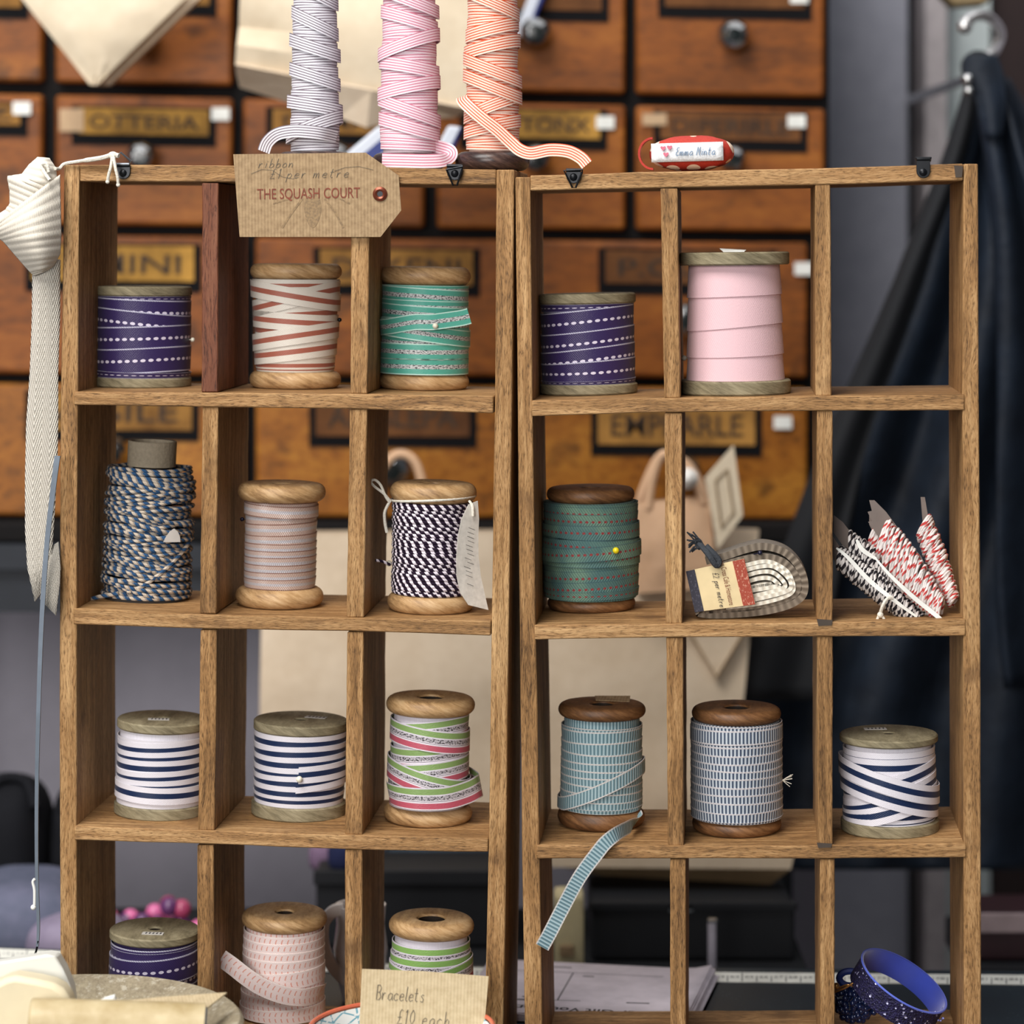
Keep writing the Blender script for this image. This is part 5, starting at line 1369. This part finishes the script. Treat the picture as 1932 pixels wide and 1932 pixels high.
    drawer(1200, 1556, 188, 428, (1246, 210, 1510, 262), 'DIPERIRLE', (1380, 300, 26), (1503, 229), False, lab_br, (1212, 214, 1258, 236))
    # two deeper, wider rows below
    drawer(-80, 462, 449, 708, (60, 462, 366, 528), 'FAMINI', None, None, False, lab_hi)
    drawer(482, 988, 449, 708, (604, 470, 892, 536), 'DI KENI', (742, 600, 36), None, False, lab_lo)
    drawer(1006, 1524, 449, 708, (1142, 472, 1452, 534), 'P.COLLI', (1296, 604, 36), (1516, 507), False, lab_br)
    drawer(-80, 462, 728, 976, (60, 740, 362, 810), 'VASILE', (210, 850, 32), None, True, lab_lo)
    drawer(482, 988, 728, 976, (596, 745, 886, 822), 'ALI SLEPA', (742, 886, 38), None, True, lab_br)
    drawer(1006, 1524, 728, 976, (1128, 762, 1424, 838), 'EMPEARLE', (1294, 890, 30), (1477, 797), True, lab_lo)
cabinet()

# navy sideboard that carries the cabinet
def sideboard():
    z1 = at(0, 992, YC).z - 0.0125; z0 = at(0, 1152, YC).z
    a, b = at(-460, 1000, YC), at(1600, 1000, YC)
    t = thing('sideboard', 'navy painted sideboard beneath the drawer cabinet', 'sideboard', ((a.x + b.x) / 2, YC + 0.2, 0))
    m = MB(); nav = plain('navy_paint', C(20, 26, 36), 0.6)
    m.box((a.x, YC - 0.02, z1 - 0.02), (b.x, YC + 0.44, z1)); m.build('top', nav, t, smooth=False)
    m = MB(); m.box((a.x + 0.01, YC - 0.01, z0), (b.x - 0.01, YC + 0.42, z1 - 0.02)); m.build('apron', nav, t, smooth=False)
    pale = plain('pale_painted_leg', C(176, 166, 168), 0.6)
    lx = at(590, 1600, YC).x
    for x, y in ((a.x + 0.04, YC + 0.03), (b.x - 0.05, YC + 0.03), (lx, YC + 0.30), (b.x - 0.05, YC + 0.38), (a.x + 0.04, YC + 0.38)):
        m = MB(); m.box((x - 0.008, y - 0.008, 0), (x + 0.008, y + 0.008, z0)); m.build('leg', pale if x == lx else nav, t, smooth=False)
sideboard()

# ------------------------------------------------------------------ paper bags
def bag(name, label, front, Y, depth, mat, folds=(), dark_bottom=0, handles=None, cat='paper bag', bulge=0.006, cords=None, nx=10, ny=10, crumple=0.0012):
    """front: 4 photo corners tl, tr, br, bl; the bag is a creased box of real depth"""
    P = [at(x, y, Y) for x, y in front]
    t = thing(name, label, cat, (P[2] + P[3]) / 2, 0, 'kraft paper bags behind the racks')
    r2 = random.Random(hash(name + label) % 1000 if False else len(label))
    m = MB(); lerp = lambda a, b, f: a + (b - a) * f
    F_, B_ = [], []
    for i in range(ny + 1):
        g_ = i / ny; ro = []; rb = []
        for j in range(nx + 1):
            f = j / nx; p = lerp(lerp(P[0], P[1], f), lerp(P[3], P[2], f), g_)
            e = math.sin(math.pi * f) * math.sin(math.pi * min(1, g_ * 1.02))
            w = r2.uniform(-1, 1) * crumple
            for fy in folds:
                if abs(g_ - fy) < 0.5 / ny: w += 0.004
            ro.append(p + Vector((0, -bulge * e + w, 0))); rb.append(p + Vector((0, depth * (0.35 + 0.65 * g_), 0)))
        F_.append(ro); B_.append(rb)
    ring = [F_[i] + B_[i][::-1] for i in range(ny + 1)]
    m.grid(ring, closed_u=True, uvf=lambda i, j: (j * 0.01, i * 0.01))
    k = len(m.v); n2 = 2 * (nx + 1)
    base = [k - n2 + q for q in range(n2)]; m.f.append(base); m.uv.append([(0, 0)] * n2); m.mi.append(0)
    m.build('bag_body', mat, t, angle=25)
    if handles:
        for hp in handles:
            m = MB(); m.tube(spline([at(x, y, Y + dd) for x, y, dd in hp], 8), 0.0035, 8); m.build('handle', M['bag_pink'], t)
    if cords:
        m = MB()
        for x, y in cords: m.tube([at(x, y, Y), Vector((at(x, y, Y).x, Y + 0.01, 2.6))], 0.0012, 6)
        m.build('hanging_cord', M['string'], t)
    return t, P
bag('paper_bag', 'pale kraft paper bag hung cornerwise at the upper left', [(22, -26), (372, -26), (184, 160), (170, 160)], 0.50, 0.012, M['bag_pale'], cords=[(60, -24), (330, -24)], bulge=0.008)
m = MB(); m.poly([at(376, -26, 0.515), at(400, -26, 0.515), at(206, 160, 0.515), at(186, 160, 0.515)], Vector((0, 0.012, 0)))
o_ = [o for o in sc.objects if o.name == 'paper_bag'][0]
m.build('side_gusset', M['bag'], o_, smooth=False)
# crumpled bag behind the bobbins: front, turned-under bottom
t_, P_ = bag('paper_bag', 'pale kraft paper bag with a turned-under bottom behind the tall bobbins', [(458, -60), (888, -60), (884, 205), (444, 122)], 0.44, 0.05, M['bag_pale'], cords=[(520, -58), (830, -58)], bulge=0.012, crumple=0.0045, nx=7, ny=5)
m = MB()
q = lambda x, y, d=0.0: at(x, y, 0.44 + d)
m.add([q(444, 122, -0.002), q(560, 144, -0.008), q(700, 170, -0.010), q(884, 205, -0.004), q(862, 222, 0.03), q(745, 226, 0.012), q(692, 241, 0.006), q(640, 222, 0.010), q(578, 205, 0.03), q(452, 165, 0.03), q(446, 140, 0.012)],
      [[0, 1, 9, 10], [1, 8, 9], [1, 2, 7, 8], [2, 6, 7], [2, 5, 6], [2, 3, 4, 5]])
o_ = m.build('bottom_flap', M['bag'], t_, smooth=False); md = o_.modifiers.new('thick', 'SOLIDIFY'); md.thickness = 0.0015
# two big carriers hung from the lower knobs
bag('paper_bag', 'large pale kraft carrier bag behind the third column of the left rack', [(496, 1008), (968, 1004), (972, 1545), (486, 1545)], 0.52, 0.06, M['bag'], folds=(0.7,), handles=[[(690, 1010, 0.0), (700, 930, 0.0), (740, 862, -0.0), (780, 868, -0.0), (800, 930, 0.0), (806, 1010, 0.0)]], bulge=0.004)
bag('paper_bag', 'large tan kraft carrier bag behind the right rack, nearest the coat', [(1022, 984), (1432, 1000), (1382, 1562), (1030, 1610)], 0.522, 0.024, M['bag'], folds=(0.7,), handles=[[(1196, 1000, -0.01), (1212, 930, -0.012), (1240, 868, -0.012), (1262, 862, -0.012), (1300, 880, -0.012), (1336, 950, -0.012), (1346, 1010, -0.01)]], bulge=0.004)
m = MB(); q = lambda x, y, d=0.0: at(x, y, 0.46 + d)
# bag lying under it; its base, in painted shade, shows in the bottom row
t_ = thing('paper_bag', 'kraft bag base showing low behind the bottom row of the right rack', 'paper bag', q(1300, 1700), 0, 'kraft paper bags behind the racks')
m.poly([q(1030, 1560), q(1510, 1560), q(1492, 1640), q(1040, 1636)], Vector((0, 0.02, 0))); m.build('front_panel', M['bag'], t_, smooth=False)
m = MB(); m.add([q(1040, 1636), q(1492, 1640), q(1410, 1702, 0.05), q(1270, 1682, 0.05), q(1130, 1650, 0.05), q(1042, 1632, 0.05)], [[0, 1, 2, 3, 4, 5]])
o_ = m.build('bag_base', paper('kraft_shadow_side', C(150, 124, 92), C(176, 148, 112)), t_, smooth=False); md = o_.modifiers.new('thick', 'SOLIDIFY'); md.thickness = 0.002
m = MB(); m.tube([q(1440, 1560, 0.02), q(1450, 1400, 0.06)], 0.001, 6); m.build('hanging_cord', M['string'], t_)
bag('gift_bag', 'small rosy kraft gift bag behind the divider of the right rack', [(1196, 948), (1338, 938), (1352, 1108), (1200, 1120)], 0.485, 0.036, M['bag_pink'], handles=[[(1222, 960, 0.0), (1232, 900, 0.0), (1246, 862, 0.0), (1262, 858, 0.0), (1282, 868, 0.0), (1310, 900, 0.0), (1326, 950, 0.0)]], cat='gift bag', bulge=0.006)
m = MB(); q = lambda x, y, d=0.0: at(x, y, 0.480 + d)
m.poly([q(1330, 902), q(1384, 840), q(1402, 972), q(1354, 1036)], Vector((0, 0.002, 0)))
t_ = thing('greeting_card', 'cream card with a ruled border leaning out of the rosy gift bag', 'card', q(1354, 1036)); m.build('card', M['bag_pale'], t_, smooth=False)
m = MB(); m.tube([q(1350, 908, -0.001), q(1372, 885, -0.001), q(1384, 968, -0.001), q(1362, 996, -0.001), q(1350, 908, -0.001)], 0.0009, 6); m.build('border_line', M['kraft'], t_)
q = lambda x, y, d=0.0: at(x, y, 0.513 + d)
m = MB(); m.poly([q(1276, 1150), q(1352, 1140), q(1430, 1150), q(1352, 1286)], Vector((0, 0.0075, 0)))
t_ = thing('kraft_envelope', 'pointed kraft envelope flap hanging below the tape bundle shelf', 'envelope', q(1352, 1286)); m.build('envelope', M['bag'], t_, smooth=False)
m = MB(); m.tube([q(1280, 1158, -0.001), q(1352, 1278, -0.001), q(1424, 1158, -0.001)], 0.0012, 6); m.build('fold_edge', M['kraft'], t_)
q = lambda x, y, d=0.0: at(x, y, 0.485 + d)
m = MB(); m.ball(q(1297, 903, -0.012), 0.0055); m.ball(q(1297, 903, -0.004), 0.008, sq=(1, 0.3, 1))
tag(m.build('bag_clip', plain('white_metal_clip', C(236, 232, 226), 0.2), None), 'round white metal clip shining on the rosy gift bag', 'clip')

# blue and white striped paper packets behind the bobbins
g = G('blue_white_stripe'); u, v = g.uv(); st = g.mix((v * 60.0).fr().gt(0.5), C(206, 212, 224), C(34, 50, 120)); bw = g.out(st, 0.5)
for pts, lab in (([(640, 300), (716, 236), (748, 268), (690, 330)], 'blue and white striped packet between the grey and pink bobbins'), ([(812, 300), (846, 236), (872, 240), (846, 310)], 'blue and white striped packet between the pink and orange bobbins'), ([(968, 70), (1006, -30), (1040, -30), (994, 70)], 'blue and white striped packet beside the top of the orange bobbin')):
    m = MB(); Yp = 0.605 if pts[0][0] > 960 else 0.40; P = [at(x, y, Yp) for x, y in pts]; m.poly(P, Vector((0, 0.014 if Yp > 0.5 else 0.030, 0)))
    ex = (P[1] - P[0]).normalized(); m.uv = [[(0, (m.v[i] - P[0]).dot(Vector((0, 1, 0)).cross(ex))) for i in f] for f in m.f]
    tag(m.build('striped_packet', bw, None, smooth=False, bevel=0.002), lab, 'packet', 'striped packets behind the bobbins')

# ------------------------------------------------------------------ coat on its hook
def coat():
    Y = 0.572
    t = thing('navy_coat', 'navy waxed coat hanging from a metal hook at the right', 'coat', at(1800, 1640, Y))
    g = G('navy_waxed_cotton'); p = g.obj(); n = g.noise(p, 9.0, 4, 0.6); k = g.noise(p, 500.0, 2); w = g.noise(p, 30.0, 3)
    mat = g.out(g.ramp(n * 0.6 + w * 0.4, [(0.3, C(8, 12, 20)), (0.7, C(32, 43, 58))]), 0.6, bump=w + k * 0.2, bs=0.4, bd=0.006, spec=0.3)
    dk = plain('coat_lining', C(12, 15, 21), 0.8)
    def panel(name, rows, mat, Y, amp, nf, ph=0.0, thick=0.006, nx=28):
        R = []
        for y, x0, x1 in rows:
            r = []
            for j in range(nx + 1):
                f = j / nx; dy = amp * math.sin(f * nf * 2 * math.pi + ph + y * 0.0025) * min(1, (y - rows[0][0]) / 220.0 + 0.15)
                r.append(at(x0 + (x1 - x0) * f, y, Y + dy))
            R.append(r)
        R = [[spl for spl in row] for row in zip(*[spline(list(col), 4) for col in zip(*R)])]
        m = MB(); m.grid(R); o = m.build(name, mat, t, angle=80); md = o.modifiers.new('thick', 'SOLIDIFY'); md.thickness = thick; md.offset = 0
        return o
    panel('body', [(150, 1832, 1900), (240, 1808, 1950), (400, 1742, 2010), (560, 1692, 2060), (730, 1620, 2100), (900, 1556, 2120), (1080, 1480, 2120), (1250, 1412, 2110), (1420, 1376, 2100), (1560, 1392, 2090), (1640, 1410, 2080)], mat, Y, 0.018, 3.0, 0.6)
    panel('front_edge', [(160, 1826, 1842), (300, 1782, 1812), (480, 1706, 1752), (650, 1636, 1700), (830, 1558, 1640), (1000, 1494, 1600), (1160, 1436, 1570), (1320, 1392, 1540)], dk, Y - 0.024, 0.006, 1.0, 0.2)
    panel('sleeve', [(110, 1832, 1880), (200, 1848, 1905), (320, 1866, 1936), (480, 1880, 1990), (700, 1886, 2030), (950, 1880, 2050), (1130, 1884, 2050), (1300, 1900, 2040)], mat, Y - 0.045, 0.012, 1.2, 2.2)
    panel('collar', [(104, 1822, 1880), (140, 1818, 1892), (190, 1840, 1896), (260, 1860, 1890)], mat, Y - 0.06, 0.004, 1.0, 1.0)
    m = MB(); m.tube(spline([at(x, y, Y - 0.05) for x, y in ((1826, 150), (1822, 120), (1840, 104), (1866, 112), (1890, 150))], 5), 0.0035, 8); m.build('hanging_loop', dk, t)
    m = MB(); m.ball(at(1826, 150, Y - 0.07), 0.0048); m.ball(at(1828, 172, Y - 0.07), 0.004); m.build('stud', M['wire'], t)
    t2 = thing('wall_hook', 'curved pale metal coat hook at the upper right corner', 'hook', at(1850, 100, Y))
    m = MB(); m.tube(spline([at(x, y, d) for x, y, d in ((1820, 50, Y - 0.055), (1826, 38, Y - 0.055), (1845, 29, Y - 0.05), (1868, 34, Y - 0.04), (1886, 56, Y - 0.02), (1886, 76, Y - 0.01), (1874, 98, Y - 0.04), (1850, 112, Y - 0.05))], 7), 0.0042, 10); m.ball(at(1820, 50, Y - 0.055), 0.006)
    m.build('hook', plain('brushed_metal', C(206, 204, 204), 0.3, 0.8), t2)
    m = MB(); m.tube([at(1852, 118, Y - 0.045), at(1852, 140, Y), Vector((at(1852, 140, Y).x, 0.965, at(1852, 140, Y).z))], 0.0042, 10); m.build('stem', M['wire'], t2)
    m = MB(); P = [at(x, y, 0.66) for x, y in ((1770, -20), (1880, -20), (1862, 8), (1800, 12))]; m.poly(P, Vector((0, 0.03, 0)))
    tag(m.build('brass_fitting', plain('old_brass', C(150, 130, 96), 0.5, 0.5), None, bevel=0.003), 'old brass fitting above the coat hook', 'fitting')
coat()

# ------------------------------------------------------------------ low bench behind the table and the things on it
ZB = EYE.z - 0.52
def bench():
    t = thing('trestle_bench', 'bench under a black cloth behind the table', 'bench', (0, 0.6, 0))
    m = MB(); blk = plain('black_cloth', C(15, 17, 22), 0.9)
    m.box((-0.9, 0.30, ZB - 0.02), (0.212, 0.575, ZB)); m.build('bench_top', blk, t, smooth=False)
    for x in (-0.85, 0.18):
        for y in (0.34, 0.54):
            m = MB(); m.box((x - 0.02, y - 0.02, 0), (x + 0.02, y + 0.02, ZB - 0.02)); m.build('leg', blk, t, smooth=False)
bench()
def soft(name, label, cat, cx, cy, w, h, Y, dp, mat, seed=1, group=None):
    """lumpy soft thing resting on the bench (photo centre and size)"""
    r2 = random.Random(seed); k = (Y + D0) / F; c = at(cx, cy, Y); m = MB(); rows = []
    ph = [r2.uniform(0, 6) for _ in range(4)]
    for i in range(15):
        a = math.pi * i / 14
        rows.append([c + Vector((w / 2 * k * math.sin(a) ** 0.5 * math.copysign(abs(math.cos(b)) ** 0.7, math.cos(b)) * (1 + 0.06 * math.sin(3 * b + ph[0])), dp * math.sin(a) ** 0.5 * math.copysign(abs(math.sin(b)) ** 0.7, math.sin(b)), h / 2 * k * math.copysign(abs(math.cos(a)) ** 0.8, math.cos(a)) * (1 + 0.08 * math.sin(2 * b + ph[1]) * math.sin(a)))) for b in [2 * math.pi * j / 28 for j in range(28)]])
    m.grid(rows, closed_u=True, uvf=lambda i, j: (j / 28, i / 14))
    return tag(m.build(name, mat, None, angle=80), label, cat, group)
blackl = plain('black_leather', C(15, 16, 21), 0.85, scale=30, spec=0.2)
def handbag(label, cx, cy, w, h, Y, dp, seed):
    k = (Y + D0) / F
    t = thing('handbag', label, 'bag', at(cx, cy + h / 2, Y), 0, 'black bags at the lower left')
    o = soft('bag_body', None, None, cx, cy, w, h, Y, dp, blackl, seed)
    o.parent = t; o.matrix_parent_inverse = Matrix.Translation(t.location).inverted()
    m = MB(); m.tube(spline([at(cx - w * 0.3, cy - h * 0.3, Y - dp * 0.8), at(cx - w * 0.2, cy - h * 0.46, Y - dp * 0.5), at(cx, cy - h * 0.5, Y - dp * 0.4), at(cx + w * 0.2, cy - h * 0.46, Y - dp * 0.5), at(cx + w * 0.3, cy - h * 0.3, Y - dp * 0.8)], 6), 0.004, 8); m.build('handle', blackl, t)
handbag('left black rounded bag on the bench', 22, 1612, 150, 290, 0.49, 0.05, 3)
handbag('right black rounded bag tucked beside the left rack', 146, 1618, 90, 280, 0.51, 0.045, 4)
soft('folded_cloth', 'folded blue-grey cloth below the black bags', 'cloth', 40, 1738, 260, 174, 0.40, 0.06, paper('blue_grey_cloth', C(66, 76, 92), C(112, 112, 134)), 5)
soft('lilac_cloth', 'lilac grey cloth beside the foot of the left rack', 'cloth', 150, 1790, 190, 130, 0.345, 0.03, paper('lilac_cloth', C(110, 100, 122), C(150, 140, 160)), 6)
soft('blue_cushion', 'slate blue cushion behind the lower left rack', 'cushion', 830, 1672, 260, 190, 0.548, 0.024, paper('slate_blue_cloth', C(52, 66, 80), C(80, 96, 112)), 8)
soft('yarn_ball', 'navy yarn ball on the black case', 'yarn', 652, 1608, 66, 66, 0.47, 0.018, plain('navy_yarn', C(24, 32, 72), 0.9, scale=300, bs=0.6), 9)
soft('yarn_ball', 'mauve yarn ball on the black case', 'yarn', 612, 1614, 56, 54, 0.50, 0.016, plain('mauve_yarn', C(120, 96, 122), 0.9, scale=300, bs=0.6), 10)
def beads():
    t = thing('bead_garland', 'pink and plum bead garland heaped behind the purple spool', 'garland', at(300, 1760, 0.42)); r2 = random.Random(5)
    cols = [plain('pink_bead', C(214, 110, 160), 0.25), plain('rose_bead', C(170, 70, 104), 0.25), plain('plum_bead', C(96, 56, 100), 0.25)]
    for i in range(56):
        m = MB(); m.ball(at(r2.uniform(205, 400), r2.uniform(1706, 1828), 0.39 + r2.uniform(0, 0.03)), 0.0068, seg=12, rings=8); m.build('bead', cols[r2.randrange(3)], t)
beads()
def boxthing(name, label, cat, x0, y0, x1, y1, Y, dp, mat, parts=(), group=None):
    a, b = at(x0, y1, Y), at(x1, y0, Y); a.z = ZB + 0.0003
    t = thing(name, label, cat, ((a.x + b.x) / 2, Y, a.z), 0, group)
    m = MB(); m.box((a.x, Y, a.z), (b.x, Y + dp, b.z)); m.build('body', mat, t, smooth=False, bevel=0.003)
    for nm, px0, py0, px1, py1, pm in parts:
        p, q_ = at(px0, py1, Y), at(px1, py0, Y); m = MB(); m.box((p.x, Y - 0.004, p.z), (q_.x, Y + 0.001, q_.z)); m.build(nm, pm, t, smooth=False, bevel=0.001)
blk2 = plain('matt_black', C(14, 16, 22), 0.7)
pale = plain('pale_plastic', C(190, 184, 196), 0.5); steel = M['wire']
boxthing('black_case', 'black case behind the green spool of the left rack', 'case', 596, 1640, 968, 1900, 0.455, 0.06, blk2, [('lid', 592, 1640, 972, 1668, blk2)])
boxthing('black_case', 'black case with a metal catch behind the right rack', 'case', 1116, 1708, 1500, 1930, 0.42, 0.12, blk2, [('lid', 1112, 1700, 1504, 1716, blk2), ('catch', 1260, 1704, 1308, 1720, steel)])
boxthing('cream_book', 'cream paperback standing behind the hanging blue ribbon tail', 'book', 1046, 1690, 1102, 1862, 0.36, 0.03, plain('cream_cover', C(206, 192, 150), 0.7), [('cover_print', 1056, 1782, 1082, 1804, M['kraft'])])
boxthing('white_rod', 'pale upright stick behind the voucher pad', 'stick', 1336, 1736, 1352, 1850, 0.34, 0.006, pale, [('tip', 1335, 1732, 1353, 1740, steel)])
t_ = thing('stool', 'dark stool under the dark red box at the right edge', 'stool', (0.47, 0.46, 0))
m = MB(); m.box((0.335, 0.40, ZB - 0.02), (0.60, 0.55, ZB)); m.build('seat', blk2, t_, smooth=False)
for x in (0.35, 0.585):
    for y in (0.415, 0.535):
        m = MB(); m.box((x - 0.01, y - 0.01, 0), (x + 0.01, y + 0.01, ZB - 0.02)); m.build('leg', blk2, t_, smooth=False)
boxthing('red_box', 'dark red box with a pale lid at the lower right edge', 'box', 1842, 1750, 2060, 1850, 0.42, 0.10, plain('dark_red_card', C(48, 22, 28), 0.6), [('lid', 1836, 1722, 2066, 1758, plain('pale_lid', C(150, 132, 134), 0.6))])
# white mask-like jug handle behind the pink spool
def jug():
    c = at(668, 1800, 0.15); t = thing('white_jug', 'white glazed jug behind the pink leaf-print spool', 'jug', (c.x, c.y, TABLE))
    w = plain('white_glaze', C(206, 198, 194), 0.3); h = at(668, 1706, 0.15).z - TABLE
    m = MB(); cc = Vector((c.x + 0.004, c.y, TABLE)); m.lathe([(0.0005, 0), (0.011, 0), (0.014, h * 0.2), (0.017, h * 0.55), (0.015, h * 0.8), (0.016, h), (0.0145, h), (0.0135, h * 0.8), (0.0155, h * 0.55), (0.012, h * 0.15), (0.0005, h * 0.1)], 32, c=cc, closed=False)
    m.build('jug_body', w, t)
    m = MB(); cs = spline([at(x, y, 0.145) for x, y in ((650, 1712), (628, 1718), (612, 1740), (611, 1776), (622, 1810), (644, 1838), (656, 1848))], 6); n = len(cs); ws = []
    for i in range(n):
        td = (cs[min(n - 1, i + 1)] - cs[max(0, i - 1)]).normalized(); ws.append(Vector((0, 1, 0)).cross(td) * 0.0036)
    m.strip(cs, ws, Vector((0, -0.006, 0))); m.build('handle', w, t, bevel=0.001)
jug()
